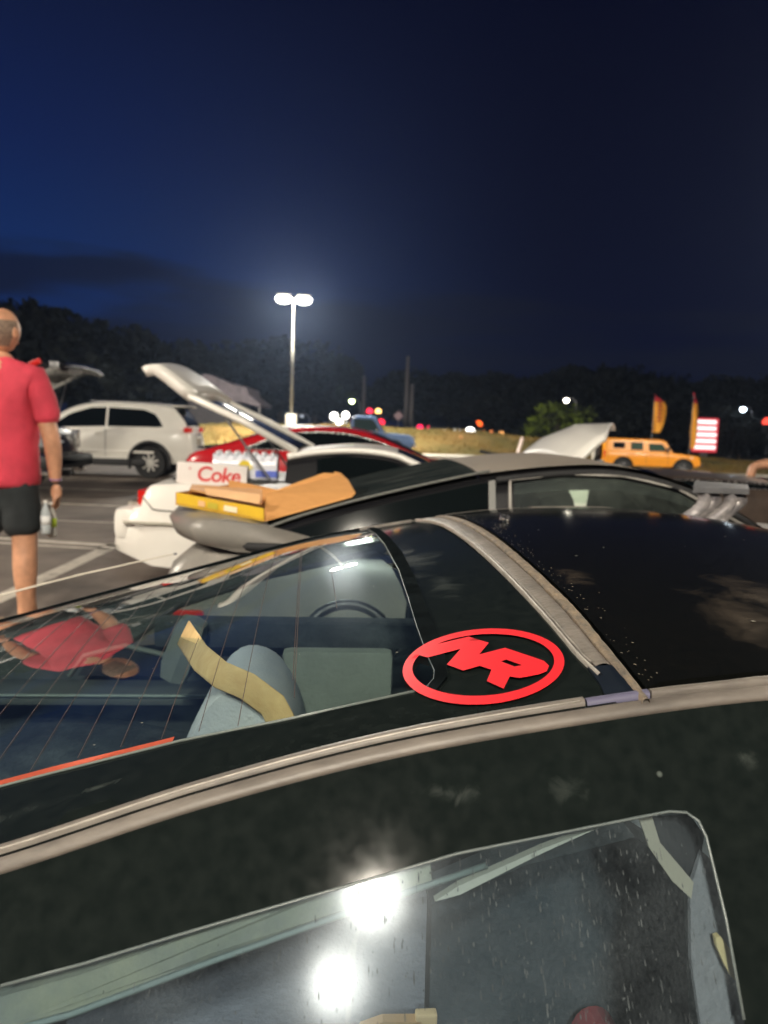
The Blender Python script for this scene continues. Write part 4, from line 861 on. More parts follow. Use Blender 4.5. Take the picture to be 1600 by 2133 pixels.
# heating wires and their red bus bar, baked onto the glass
WIRE = mat('brown_heating_wire', (.045, .018, .016), .6)
wires = [((-.075, -.264), (-.078, -.02)), ((-.117, -.50), (-.126, .30)), ((-.1195, -.46), (-.1285, .30)), ((-.162, -.528), (-.180, .45)), ((-.195, -.518), (-.218, .45)), ((-.227, -.511), (-.262, .45)), ((-.263, -.500), (-.315, .45))]
wires += [((-.30 - .04 * k, -.495), (-.36 - .045 * k, .42)) for k in range(12)]
for (a0, b0), (a1, b1) in wires:
    MB().tube([(a0 + (a1 - a0) * t, b0 + (b1 - b0) * t, S(a0 + (a1 - a0) * t, b0 + (b1 - b0) * t) + .0004) for t in fr(0, 1, 14)], .00034, 4).build('heating_wire', WIRE, hg_)
bus = [(-.215, -.5265), (-.32, -.5100), (-.5, -.4975), (-1.1, -.450)]
patch('heater_bus_bar', bus + [(a, b + .011) for a, b in bus[::-1]], [], top, .03, mat('red_bus_bar', (.36, .055, .022), .6, emit=None), hg_, .0010)
# painted hoop and seam behind the roof panel
hoop_edge = lambda b: lin([(-.62, .160), (-.6061, .1514), (-.531, .1568), (-.3917, .166), (-.187, .1718), (.122, .1828), (.4688, .1919), (.64, .196)], b)
seamL = lambda b: lin([(-.60, .133), (-.5768, .131), (-.5116, .1262), (-.3426, .1290), (-.0754, .1325), (.3195, .138), (.5677, .128), (.64, .126)], b)
bs_ = fr(-.596, .622, 30)
patch('seam_bed', [(.124, b) for b in (-.596, 0, .618)] + [(.198, .618), (.190, 0), (.170, -.35), (.160, -.596)], [], top, .03, RBR, A, -.003)
rows = []
STR = mat('brown_perished_strip', (.21, .155, .10), .75, col2=(.09, .075, .06), vscale=60, stretch=(2, 1, 1), bump=.3, bscale=160)
FLT = mat('flat_grey_strip', (.11, .098, .085), .5, col2=(.20, .175, .15), vscale=18, bump=.2, bscale=120)
def band(f0, f1, z, m, name, b0, b1, n=60, jit=0, seed=1, rnd=.0015):
    rr = random.Random(seed); rows = []
    for b in fr(b0, b1, n):
        a0, a1 = f0(b) + rr.uniform(-jit, jit), f1(b) + rr.uniform(-jit, jit); j = rr.uniform(-jit, jit) * .6
        rows.append([(a0, b, S(a0, b) - .002)] + [(a0 + (a1 - a0) * u, b, S(a0 + (a1 - a0) * u, b) + z + rnd * math.sin(math.pi * u) + j) for u in (.02, .25, .5, .75, .98)] + [(a1, b, S(a1, b) - .002)])
    return MB().grid(rows).build(name, m, A, 50)
w_ = lambda b: hoop_edge(b) - seamL(b)
band(lambda b: seamL(b), lambda b: seamL(b) + .0016 + .0008, .0030, TRIML, 'seam_moulding', -.556, .60, jit=.0002)
band(lambda b: seamL(b) + .0045, lambda b: seamL(b) + .0058, .0024, TRIML, 'seam_moulding', -.530, .60, jit=.0003, seed=4)
band(lambda b: seamL(b) + .0068, lambda b: seamL(b) + w_(b) * .66, .0012, FLT, 'seam_strip', -.535, .605, jit=.0002, seed=2)
band(lambda b: seamL(b) + w_(b) * .68, lambda b: seamL(b) + w_(b) * .97, .0026, STR, 'weatherstrip', -.606, .61, n=120, jit=.00045, seed=3)
patch('seam_end_cap', [(.1275, -.5365), (.1495, -.5385), (.1475, -.590), (.1225, -.592), (.1258, -.57)], [], top, .01, mat('blue_black_cap', (.006, .010, .017), .35, var=.2), A, .0022, .002)
# roof panel
rp = [(hoop_edge(b) + .003, b) for b in fr(-.588, .60, 20)] + [(.66, .605), (.665, 0), (.66, -.565)] + ex(bnf, .62, .17, 8, .020)
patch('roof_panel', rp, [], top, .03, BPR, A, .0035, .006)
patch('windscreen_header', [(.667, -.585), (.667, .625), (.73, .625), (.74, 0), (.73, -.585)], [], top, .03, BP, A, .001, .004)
patch('windscreen', [(.735, -.575), (.745, 0), (.735, .615), (1.50, .58), (1.52, 0), (1.50, -.57)], [], top, .05, mat('dark_screen', (.006, .008, .009), .05), A, .0)
# little bright latch on the roof panel, chips and scratches
lt = empty('roof_latch', (.232, .19, S(.232, .19) + .004)); lt.parent = A
for k, dx in enumerate((-.006, 0, .007)):
    MB().tube([(dx - .003, -.006, 0), (dx, 0, .013 - .002 * k), (dx + .004, .008, .001)], [.0016, .0024, .0014], 6).build('latch_prong', M['chrome'], lt, True)
rr = random.Random(9); mb = MB()
for k in range(22):
    a, b = rr.uniform(.20, .62), rr.uniform(-.52, .45); s = rr.uniform(.0006, .0022) * (1.6 if rr.random() < .12 else 1); z = S(a, b) + .0040; w = rr.random() * 6
    mb.add([(a + s * math.cos(w + q) * (1 + .5 * rr.random()), b + s * math.sin(w + q), z) for q in (0, 1.6, 3.1, 4.7)], [(0, 1, 2, 3)])
for k in range(20):
    a, b = rr.uniform(-.3, .12), rr.uniform(-.58, .4); s = rr.uniform(.0005, .0012); z = S(a, b) + .0008; w = rr.random() * 6
    mb.add([(a + s * math.cos(w + q) * (1 + .5 * rr.random()), b + s * math.sin(w + q), z) for q in (0, 1.6, 3.1, 4.7)], [(0, 1, 2, 3)])
tag(mb.build('paint_chips', mat('pale_chip', (.22, .21, .17), .7), A, normals=False), kind='stuff')
# flaking residue along the seam
mb = MB()
for k in range(150):
    b = rr.uniform(-.58, .5); a = hoop_edge(b) + .004 + abs(rr.gauss(0, .010)) * (1.6 if -.1 < b < .3 else 1); s = rr.uniform(.0004, .0013); z = S(a, b) + .0042; w = rr.random() * 6
    mb.add([(a + s * math.cos(w + q), b + s * 1.8 * math.sin(w + q), z) for q in (0, 1.8, 3.1, 4.9)], [(0, 1, 2, 3)])
tag(mb.build('dried_residue', mat('dried_glue', (.14, .115, .08), .8), A, normals=False), kind='stuff')
# rails along both roof edges
def sweep(name, a0, a1, n, prof, near, m, parent=A, jit=0):
    rows = []; rj = random.Random(hash(name) % 99 if False else 5)
    for a in fr(a0, a1, n):
        B0 = bnf(a) if near else bff(a); s = 1 if near else -1; r = []
        for (u, h) in prof:
            if u >= 0: b = B0 + s * u; z = S(a, b) + h
            else:
                z0 = pch(ZN if near else ZF, a); z = z0 + u * .9; b = (sb(a, z) if near else sf(a, z)) - s * h * .85; z += h * .5
            r.append((a + 0, b, z + rj.uniform(-jit, jit)))
        rows.append(r)
    mb = MB().grid(rows); k = len(prof); mb.f += [tuple(range(k)), tuple(range(n * k, (n + 1) * k))]
    return mb.build(name, m, parent, 55)
up_ = [(.0165, -.001), (.0160, .0026), (.0135, .0040), (.0095, .0042), (.0072, .0034), (.0062, .0005), (.0062, -.003)]
lo_ = [(.0030, -.004), (.0024, .0002), (.0004, .0012), (-.0040, .0034), (-.0070, .0030), (-.0088, .0014), (-.0095, -.0025)]
sweep('roof_rail', -1.5, .104, 90, up_, True, TRIM); sweep('roof_rail', .1565, 1.45, 60, [(u * .75, h) for u, h in up_], True, TRIM, jit=.0004)
sweep('drip_moulding', -1.5, 1.45, 140, lo_, True, TRIM)
sweep('rail_joint', .1055, .1555, 6, [(u * .9, h * .8) for u, h in up_], True, mat('violet_grey_trim', (.11, .105, .16), .4), A)
sweep('groove_liner', -1.5, 1.45, 60, [(.006, -.0012), (.003, -.0010), (.001, -.0015)], True, GROOVE)
MB().tube([(a, bnf(a) + .0076, S(a, bnf(a) + .0076) + .0036) for a in fr(-1.5, .10, 60)], .0010, 5).build('bright_lip', TRIML, A, True)
sweep('far_roof_rail', -1.5, .120, 70, up_, False, TRIM); sweep('far_roof_rail', .20, 1.45, 60, [(u * 1.1, h) for u, h in up_], False, TRIM)
sweep('far_drip_moulding', -1.5, 1.45, 90, lo_, False, TRIM)
for off, rr_, m_ in ((.030, .0022, TRIM), (.047, .0016, mat('thin_pale_bead', (.5, .45, .38), .4)), ):
    MB().tube([(a, bff(a) + off * .9, pch(ZF, a) - off * 1.0) for a in fr(-1.5, -.12, 40)], rr_, 6).build('far_side_bead', m_, A, True)
MB().tube([(a, bff(a) - .026, S(a, bff(a) - .026) + .002) for a in fr(-1.3, .0, 40)], .0026, 6).build('glass_seal', RBR, A, True)
patch('far_gutter', [(.40, bff(.40) - .030)] + [(a, bff(a) - .003) for a in fr(.40, 1.40, 12)] + [(a, bff(a) - .030) for a in fr(1.40, .50, 12)], [], top, .04, TRIM, A, .006, .004)
# side panel with its window
WN = [(-1.0, .850), (-.80, .868), (-.60, .905), (-.45, .945), (-.2953, .987), (-.245, 1.0013), (-.1605, 1.0258), (-.0733, 1.0483), (-.0015, 1.0655), (.1288, 1.0855), (.150, 1.0885), (.1625, 1.0880), (.1700, 1.0835), (.1730, 1.075), (.1745, 1.034), (.1725, .989), (.168, .90), (.166, .86), (-.1, .835), (-.6, .825), (-.95, .83)]
znf = lambda a: pch(ZN, a)
sp_out = [(-1.56, .72)] + [(a, znf(a) - .0055) for a in fr(-1.5, 1.45, 60)] + [(1.50, .80), (1.2, .79), (0, .79), (-1.2, .74)]
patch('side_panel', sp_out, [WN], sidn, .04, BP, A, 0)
patch('side_window', WN, [], sidn, .03, SG, A, .0006)
# dried water drips and dust specks down the side glass
rd = random.Random(21); mb = MB()
for k in range(900):
    a = rd.gauss(.03, .085) if rd.random() < .8 else rd.uniform(-.45, .17)
    z = rd.uniform(.90, 1.085); ln = rd.uniform(.0008, .0045) * (1.5 if rd.random() < .15 else 1); w = rd.uniform(.00015, .0005)
    if not (inside((a, z + .001), WN) and inside((a, z - ln - .001), WN)) or a > .168: continue
    f = lambda x, y: (x, sb(x, y) - .0009, y)
    mb.add([f(a - w * .5, z), f(a + w * .4, z), f(a + w, z - ln * .7), f(a + w * .3, z - ln), f(a - w * .6, z - ln), f(a - w, z - ln * .6)], [(0, 1, 2, 3, 4, 5)])
tag(mb.build('dried_drips', mat('dried_drip', (.022, .028, .032), .9, col2=(.060, .072, .078), vscale=90), A, normals=False), kind='stuff')
# window rubber lip, just inside the cut-out
lip = [(a, sb(a, z) - .0004, z) for a, z in WN[4:16]]
MB().tube(lip, .0011, 6).build('window_lip', mat('pale_window_lip', (.10, .12, .12), .35), A, True)
WF = [(-.52, .84), (-.398, .945), (-.2, 1.015), (.034, 1.075), (.075, 1.045), (.10, 1.0), (.118, .95), (.119, .86), (.086, .835), (-.36, .82)]
WFo = [(-.70, .80), (-.398, .965), (-.2, 1.035), (.050, 1.095), (.125, 1.07), (.14, .98), (.14, .82), (-.6, .79)]
spf = [(-1.56, .70)] + [(a, pch(ZF, a) - .011) for a in fr(-1.5, 1.45, 40)] + [(1.50, .78), (0, .77), (-1.2, .72)]
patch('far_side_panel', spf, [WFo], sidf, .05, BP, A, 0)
patch('far_side_window', WFo, [], sidf, .05, glass_mat('far_side_glass', (.75, .9, .9), .05, (.2, .28, .28), .01), A, 0)
# lower body, front and rear
for nm, f_, ZZ, s in (('lower_side', sb, ZN, -1), ('far_lower_side', sf, ZF, 1)):
    rows = []
    for a in fr(-2.05, 2.35, 44):
        q = max(-1.5, min(1.45, a)); z0 = lin([(-1.56, .725), (-1.2, .745), (0, .795), (1.2, .795), (1.5, .80)], q); b0 = f_(q, z0); d = max(0, a - 1.45, -1.5 - a); z1 = z0 - .10 * d; e = d * d * .16
        b0 = b0 - s * e
        rows.append([(a, b0, z1), (a, b0 + s * .025, z1 - .05), (a, b0 + s * .04, z1 - .16), (a, b0 + s * .03, z1 - .33), (a, b0 + s * .0, .20), (a, b0 - s * .12, .16)])
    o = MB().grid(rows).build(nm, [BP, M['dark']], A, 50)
    cs = []
    for x in (-1.25, 1.45):
        c = MB().lathe((x, s * .86, .33), [(.36, -.30), (.36, .30)], 26, 'Y').build('cut', [BP, M['dark']], A); cs.append(c)
    sm = o.modifiers.new('s', 'SOLIDIFY'); sm.thickness = .02; apply_boolean(o, cs); o.data.shade_smooth(); o.data.set_sharp_from_angle(angle=R(40))
for x in (-1.25, 1.45):
    for s in (-1, 1): wheel(A, x, s * .76, .31)
hoodr = [[(a, y, lin([(1.45, .845), (1.8, .80), (2.2, .72), (2.38, .60), (2.40, .25)], a) - .03 * (y / .8) ** 2 * (1 if a < 2.39 else 0)) for y in fr(-.80 + .02 * i, .80 - .02 * i, 8)] for i, a in enumerate((1.44, 1.8, 2.2, 2.38, 2.40))]
MB().grid(hoodr).build('hood', BP, A, True)
tail = [[(a, y, z) for y in fr(-.79 + .02 * i, .79 - .02 * i, 8)] for i, (a, z) in enumerate(((-1.54, .735), (-1.8, .72), (-2.05, .70), (-2.10, .62), (-2.12, .25)))]
MB().grid(tail).build('tail_panel', BP, A, True)
for s in (-1, 1):
    MB().box((-2.12, s * .5, .58), (.04, .42, .13), bev=.01).build('tail_light', M['tail'], A); MB().box((2.40, s * .55, .52), (.04, .36, .12), bev=.01).build('headlight', M['chrome'], A)
# whip aerial leaning over the far rear quarter
a0 = (-1.25, .86, .775); MB().tube([a0, (-.98, .975, .853), (-.74, .968, .923), (-.476, .9465, .992)], [.004, .0030, .0024, .0018], 6).build('aerial', mat('pale_aerial', (.66, .60, .50), .35), A, True)
MB().box((-.476, .9463, .991), (.008, .005, .006), bev=.001).build('aerial_tip', M['steel'], A)
# ------------------------------ inside the car
LIN = mat('dark_carpet', (.016, .022, .026), .95, col2=(.05, .062, .068), vscale=14, bump=.6, bscale=90, mlo=.45, mhi=.8)
SEAT = mat('pale_grey_velour', (.50, .52, .52), .9, col2=(.38, .42, .48), vscale=6, bump=.25, bscale=260)
TRM = mat('grey_green_trim', (.13, .15, .13), .75, var=.12, vscale=9, bump=.2, bscale=120)
MB().box((-.2, 0, .40), (3.0, 1.30, .04)).build('cabin_floor', LIN, A)
mb = MB(); mb.grid([[(a, b, .66 + .02 * math.sin(a * 7) + .015 * math.sin(b * 9 + a * 5)) for b in fr(-.62, .58, 20)] for a in fr(-1.45, -.26, 26)]); mb.build('cargo_carpet', LIN, A, True)
MB().box((-.25, -.02, .54), (.03, 1.1, .26)).build('cargo_step', LIN, A)
# inner far wall with its window opening
wall = lambda a, z: (a, .56, z)
wo2 = [(-1.4, .45)] + [(a, S(a, .56) - .03) for a in fr(-1.4, 1.2, 20)] + [(1.3, .45)]
patch('far_inner_wall', wo2, [WF], wall, .06, mat('inner_wall_vinyl', (.045, .055, .055), .8, var=.2, vscale=10), A, 0)
MB().tube([(a, .545, z) for a, z in WF], .008, 6, closed=True).build('far_window_seal', M['rubber'], A, True)
sp2 = [(-.60, .80), (-.575, .838), (-.50, .858), (-.43, .842), (-.405, .80)]
MB().prism([(a, .50, z) for a, z in sp2], (0, .03, 0)).build('speaker_recess', mat('black_speaker_cloth', (.004, .006, .012), .95), A)
MB().tube([(a, .495, z) for a, z in [(-.615, .80), (-.585, .845), (-.50, .868), (-.42, .850), (-.39, .80)]], .006, 6).build('speaker_trim', TRM, A, True)
MB().box((-.60, .47, .775), (.85, .12, .016), bev=.006).build('side_ledge', mat('dark_ledge', (.05, .06, .055), .8), A, 40)
MB().tube([(-1.1, .405, .790), (-.27, .405, .790)], .003, 6).build('ledge_piping', mat('pale_piping', (.16, .20, .18), .6), A)
# rear seat back, belt, bulkhead panel
ax = lambda pts, b, d: [(a, b, z) for a, z in pts]
seat_o = [(-.275, .91), (-.245, .975), (-.226, 1.012), (-.210, 1.034), (-.187, 1.042), (-.158, 1.034), (-.135, 1.012), (-.116, .975), (-.106, .93), (-.10, .70), (-.33, .70)]
def slab(name, pts, b0, b1, m, bev=.02, label=None):
    n = len(pts); cx = sum(p[0] for p in pts) / n; cz = sum(p[1] for p in pts) / n; rows = []
    for b, sc in ((b0, 1 - bev * 4), (b0 + (bev if b1 > b0 else -bev) * .4, 1 - bev), (b0 + (bev if b1 > b0 else -bev) * 1.2, 1), (b1 - (bev if b1 > b0 else -bev), 1), (b1, 1 - bev * 2)):
        rows.append([(cx + (p[0] - cx) * sc, b, cz + (p[1] - cz) * sc) for p in pts + pts[:1]])
    mb = MB().grid(rows); return mb.build(name, m, A, 60)
slab('seat_back', rounded(seat_o, 1), -.27, -.06, SEAT, .03)
MB().prism([(a, -.272, z) for a, z in rounded(seat_o, 1)], (0, .004, 0)).build('seat_side', SEAT, A)
# belt: a flat ribbon over the seat shoulder
bc = [(-.262, 1.090, -.20), (-.232, 1.076, -.26), (-.205, 1.064, -.285), (-.175, 1.052, -.288), (-.146, 1.030, -.288), (-.130, 1.000, -.288), (-.122, .965, -.288), (-.120, .92, -.288)]
rows = []
for i, (a, z, b) in enumerate(bc):
    t = Vector(bc[min(i + 1, 7)]) - Vector(bc[max(i - 1, 0)]); n = Vector((-t[1], t[0])).normalized() * .0165
    rows.append([(a + n.x * u, b - .004 * (1 - u * u), z + n.y * u) for u in (-1, -.9, 0, .9, 1)])
bo = MB().grid(rows).build('seat_belt', mat('tan_belt', (.54, .36, .15), .7, col2=(.66, .47, .21), vscale=30, bump=.2, bscale=300, stretch=(1, 6, 1)), A, True)
sm = bo.modifiers.new('s', 'SOLIDIFY'); sm.thickness = .002
MB().box((-.065, -.06, .90), (.16, .03, .26), bev=.012).build('bulkhead_panel', TRM, A, 40)
MB().box((-.12, .30, .955), (.55, .06, .05), bev=.01).build('door_cap', LIN, A, 40)
MB().box((-.335, .25, .935), (.06, .07, .13), Euler((0, R(20), 0)), bev=.03).build('far_seat_bolster', TRM, A, 40)
MB().box((.55, -.28, .78), (.16, .44, .62), Euler((0, R(-14), 0)), bev=.05).build('front_seat', SEAT, A, 40)
MB().box((.55, .28, .78), (.16, .44, .62), Euler((0, R(-14), 0)), bev=.05).build('front_seat', SEAT, A, 40)
MB().box((1.25, 0, .72), (.25, 1.15, .26), bev=.05).build('dashboard', M['dark'], A, 40)
RG = mat('dark_ring', (.010, .012, .012), .4)
ring = [(-.030 + .090 * math.cos(w), .40 + .03 * math.sin(w), .905 + .075 * math.sin(w)) for w in fr(0, 6.2832, 28)][:-1]  # added dark ring and paler disc, in place of the grey car's wheel
rg_ = MB().tube(ring, .011, 8, closed=True).build('added_wheel_ring', RG, A, True)
MB().lathe((-.030, .43, .89), [(.060, -.01), (.055, .004), (.02, .012)], 20, 'Y').build('ring_inner_disc', TRM, rg_, True)
mb = MB(); mb.tube([(1.0 + .03 * math.sin(w), -.28 + .18 * math.cos(w), .82 + .17 * math.sin(w)) for w in fr(0, 6.28, 24)][:-1], .013, 8, closed=True); mb.build('steering_wheel', M['rubber'], A, True)
# what shows through the side window
def slabi(name, pts, b, m, d=.012):
    return MB().prism([(a, b, z) for a, z in pts], (0, d, 0)).build(name, m, A)
HL = mat('yellowed_headliner', (.34, .35, .24), .8, col2=(.22, .24, .20), vscale=16, bump=.3, bscale=80)
hl = [(-.62, .882), (-.45, .932), (-.301, .974), (-.249, .989), (-.162, 1.018), (-.073, 1.044), (-.019, 1.060), (-.018, 1.046), (-.073, 1.031), (-.162, 1.004), (-.249, .974), (-.301, .959), (-.45, .915), (-.62, .865)]
def along(name, pts, b, m, th_=.012):
    q = [(a, sb(a, z) + b, z) for a, z in pts]
    return MB().prism(q, (0, th_, 0)).build(name, m, A)
along('headliner_edge', hl, .014, HL)
MB().tube([(a, sb(a, z) + .012, z) for a, z in [(-.62, .864), (-.45, .914), (-.301, .958), (-.249, .973), (-.162, 1.003), (-.073, 1.030), (-.018, 1.045), (.02, 1.055)]], .0022, 6).build('headliner_piping', mat('dull_piping', (.22, .27, .25), .6), A, True)
along('reflected_streak', [(-.017, 1.0365), (.000, 1.0445), (.060, 1.0640), (.103, 1.0755), (.060, 1.0618), (.000, 1.0400)], .012, mat('pale_reflected_streak', (.42, .42, .34), .5), .006)  # pale sliver stands in for a bright reflected streak on the window
slabi('rear_side_cushion', [(-.60, .66), (-.60, .80), (-.343, .822), (-.187, .868), (.013, .905), (.017, .66)], -.46, mat('lilac_grey_velour', (.27, .28, .32), .9, col2=(.13, .14, .165), vscale=7, bump=.3, bscale=200), .05)
slabi('inner_side_trim', [(.022, .66), (.018, .895), (.108, .935), (.215, .962), (.265, .93), (.30, .66)], -.46, mat('blue_grey_trim', (.060, .075, .085), .8, var=.2, vscale=6, bump=.2, bscale=150), .05)
along('pillar_trim', [(.1626, 1.0397), (.1762, 1.0582), (.1814, 1.0545), (.1869, 1.0158), (.1864, .97), (.18, .90), (.145, .90), (.152, .9719), (.1537, 1.0046)], .022, mat('grey_pillar_trim', (.25, .245, .25), .75, var=.12, vscale=12, bump=.3, bscale=220), .004)
along('belt_webbing', [(.1328, 1.0798), (.1427, 1.0798), (.145, 1.0657), (.1636, 1.0452), (.1596, 1.037), (.1485, 1.046), (.1364, 1.0632)], .016, mat('beige_webbing', (.40, .36, .27), .8), .003)
along('belt_guide', rounded([(.168, 1.0195), (.1738, 1.0211), (.1812, 1.0083), (.1800, .9974), (.1733, 1.003)], 1), .012, mat('cream_plastic', (.65, .50, .24), .5), .004)
along('dark_trim_corner', [(.1472, 1.0732), (.1771, 1.0746), (.1841, 1.064), (.1793, 1.055), (.1666, 1.0374), (.1499, 1.0601)], .030, M['rubber'], .003)
slabi('tan_tray', [(-.056, .792), (-.050, .806), (-.03, .813), (.005, .812), (.008, .792)], -.505, mat('tan_vinyl', (.50, .32, .16), .6), .01)
MB().box((.010, -.50, .812), (.020, .01, .012), bev=.002).build('cream_switch', mat('cream_switch_plastic', (.70, .52, .30), .5), A)
slabi('red_bag', rounded([(.150, .76), (.160, .800), (.190, .803), (.21, .76)], 2), -.50, mat('dark_red_cloth', (.22, .03, .035), .9), .02)
slabi('yellow_cloth', rounded([(-.40, .78), (-.38, .832), (-.325, .835), (-.335, .78)], 1), -.50, mat('yellow_fabric', (.60, .50, .06), .8), .02)
# the red sticker: ring and the two letters
RED = mat('red_vinyl', (.72, .018, .026), .42, var=.03, vscale=20)
def rot_close(p): return p
patch('ring_sticker', RING_OUT, [RING_IN], top, .012, RED, A, .0032)
stk = A.children[-1]
patch('letters_NR', NR_OUT, [NR_HOLE], top, .012, RED, A, .0036)

# ------------------------------------------------------------------ boxes
gm = gc.matrix_world
YC = mat('yellow_carton', (.70, .44, .015), .6, col2=(.60, .36, .02), vscale=10); TAN = mat('tan_cardboard', (.56, .27, .085), .8, col2=(.50, .235, .07), vscale=14, bump=.1, bscale=90, stretch=(1, 1, 8)); PL = mat('pale_cardboard', (.68, .40, .20), .8, var=.08, vscale=9)
def P3(x, y, Y): return at(x, y, Y)
bx = empty('open_carton', P3(460, 1075, 2.95), 0, 'open flat yellow carton with its tan lid folded up on the grey deck', 'box')
o0 = bx.location
def rel(*a): return P3(*a) - o0
# tray: near yellow wall from left to right corner, lid hinged at the right
fl, fr_ = P3(368, 1052, 2.74), P3(549, 1086, 2.66); zt_l, zt_r = P3(366, 1030, 2.74), P3(551, 1058, 2.66)
bl_, br_ = fl + Vector((.10, .42, 0)), fr_ + Vector((.06, .42, 0))
def wallp(a, b, h1, h2, t, m, name):
    d = (b - a).normalized(); n = Vector((-d.y, d.x, 0)).normalized() * t
    return MB().prism([a - o0, b - o0, b + Vector((0, 0, h2)) - o0, a + Vector((0, 0, h1)) - o0], n).build(name, m, bx)
hh = .045
fy = wallp(fl, fr_, hh, hh, .004, YC, 'front_wall'); wallp(fl, bl_, hh, hh, .004, TAN, 'side_wall'); wallp(bl_, br_, hh + .02, hh + .02, .004, TAN, 'back_wall')
MB().prism([p - o0 + Vector((0, 0, .004)) for p in (fl, fr_, br_, bl_)], (0, 0, .004)).build('tray_floor', TAN, bx)
MB().prism([rel(395, 1022, 2.80), rel(545, 1052, 2.74), rel(547, 1022, 3.04), rel(400, 1012, 3.04)], (0, 0, .006)).build('inner_flap', TAN, bx)
MB().prism([rel(430, 1030, 2.74), rel(540, 1050, 2.72), rel(541, 1030, 2.76), rel(425, 1016, 2.78)], (.0, .005, 0)).build('torn_flap', PL, bx)
MB().prism([rel(549, 1087, 2.66), rel(555, 1030, 2.90), rel(675, 987, 3.0), rel(712, 990, 3.0), rel(724, 1000, 2.92), rel(740, 1028, 2.72), rel(733, 1036, 2.70)], (.0, .005, .004)).build('lid', TAN, bx)
MB().prism([rel(693, 990, 3.01), rel(697, 982, 3.02), rel(711, 986, 3.02), rel(712, 994, 3.01)], (0, .005, 0)).build('lid_tab', TAN, bx)
for (x0, x1, y0, y1, m_) in ((414, 428, 1050, 1057, PL), (434, 455, 1051, 1060, mat('olive_print', (.45, .36, .03), .6)), (468, 495, 1058, 1071, mat('white_print', (.75, .65, .45), .6))):
    q = [fl.lerp(fr_, (x - 368) / 181) for x in (x0, x1)]
    MB().prism([q[0] - o0 + Vector((0, -.003, .012)), q[1] - o0 + Vector((0, -.003, .012)), q[1] - o0 + Vector((0, -.003, .032)), q[0] - o0 + Vector((0, -.003, .032))], (0, .002, 0)).build('printed_mark', m_, fy)

# white soda carton
bx2 = empty('soda_carton', (-1.26, 5.62, .888), R(6), 'white soda carton with red lettering on the rear deck of the white car', 'box')
WB = mat('white_carton', (.78, .72, .68), .55, var=.04, vscale=6)
MB().box((0, 0, .078), (.50, .13, .150), Euler((0, R(2.5), 0)), bev=.004).build('carton', WB, bx2, 40)
tx = bpy.data.curves.new('lettering_outline', 'FONT'); tx.body = 'Coke'; tx.size = .150; tx.extrude = .0008; tx.offset = .0026; tx.align_x = 'CENTER'; tx.shear = .12; tx.space_character = .92
tmp = bpy.data.objects.new('lettering_outline', tx); C.objects.link(tmp); bpy.context.view_layer.update()
lm = bpy.data.meshes.new_from_object(tmp.evaluated_get(bpy.context.evaluated_depsgraph_get())); bpy.data.objects.remove(tmp, do_unlink=True); bpy.data.curves.remove(tx); lm.materials.clear(); lm.materials.append(mat('red_ink', (.62, .03, .03), .6))
to = bpy.data.objects.new('lettering', lm); C.objects.link(to); to.parent = bx2; to.location = (.045, -.0675, .028); to.rotation_euler = (R(90), R(2.5), 0)
MB().box((-.155, -.0665, .120), (.014, .002, .014), bev=.003).build('printed_mark', mat('pink_ink', (.6, .2, .2), .6), bx2)

# shrink-wrapped pack of water bottles
wp = empty('water_bottle_pack', (-1.06, 5.86, .925), R(4), 'shrink-wrapped pack of water bottles with white, yellow and blue label', 'bottle pack')
CLR = mat('clear_plastic', (.55, .60, .66), .12, spec=.8, var=.2, vscale=25, bump=.4, bscale=50); CAPM = mat('white_cap', (.75, .75, .78), .4)
bot = MB().lathe((0, 0, 0), [(.028, 0), (.032, .01), (.032, .07), (.030, .09), (.032, .11), (.030, .15), (.014, .182), (.013, .19)], 14)
capm = MB().lathe((0, 0, .19), [(.015, 0), (.015, .014), (.012, .016)], 12)
b_me = None
for i in range(7):
    for j in range(3):
        if b_me is None:
            bo = bot.build('bottle', CLR, wp, True); co = capm.build('bottle_cap', CAPM, bo, 40); b_me, c_me = bo.data, co.data
        else:
            bo = bpy.data.objects.new('bottle', b_me); co = bpy.data.objects.new('bottle_cap', c_me)
            for o in (bo, co): C.objects.link(o)
            bo.parent = wp; co.parent = bo
        bo.location = (-.205 + i * .068, -.068 + j * .068, 0)
WRP = mat('printed_wrap', (.72, .73, .80), .25, spec=.7, bump=.3, bscale=25)
mb = MB(); prof = [(-.108, .005), (-.112, .10), (-.106, .165), (-.07, .180), (-.02, .186), (.03, .186), (.07, .18), (.106, .165), (.112, .10), (.108, .012)]
mb.grid([[(x, y, z + (.010 if z > .15 else .003) * math.sin(x * 92 + y * 30)) for y, z in prof] for x in fr(-.235, .24, 40)]); mb.build('wrap', WRP, wp, True)
bm_ = mat('blue_print', (.12, .17, .60), .3)
MB().box((.16, -.1125, .045), (.16, .004, .05), bev=.001).build('label_band', bm_, wp); MB().box((-.22, -.06, .09), (.03, .10, .05), bev=.01).build('label_end', mat('violet_print', (.22, .16, .55), .3), wp)
MB().lathe((.0, -.114, .100), [(.045, -.001), (.045, .002)], 20, 'Y').build('label_badge', mat('yellow_badge', (.70, .52, .03), .4), wp)
MB().lathe((.045, -.1165, .095), [(.018, -.001), (.018, .002)], 12, 'Y').build('label_badge', mat('cream_badge', (.8, .7, .3), .4), wp)

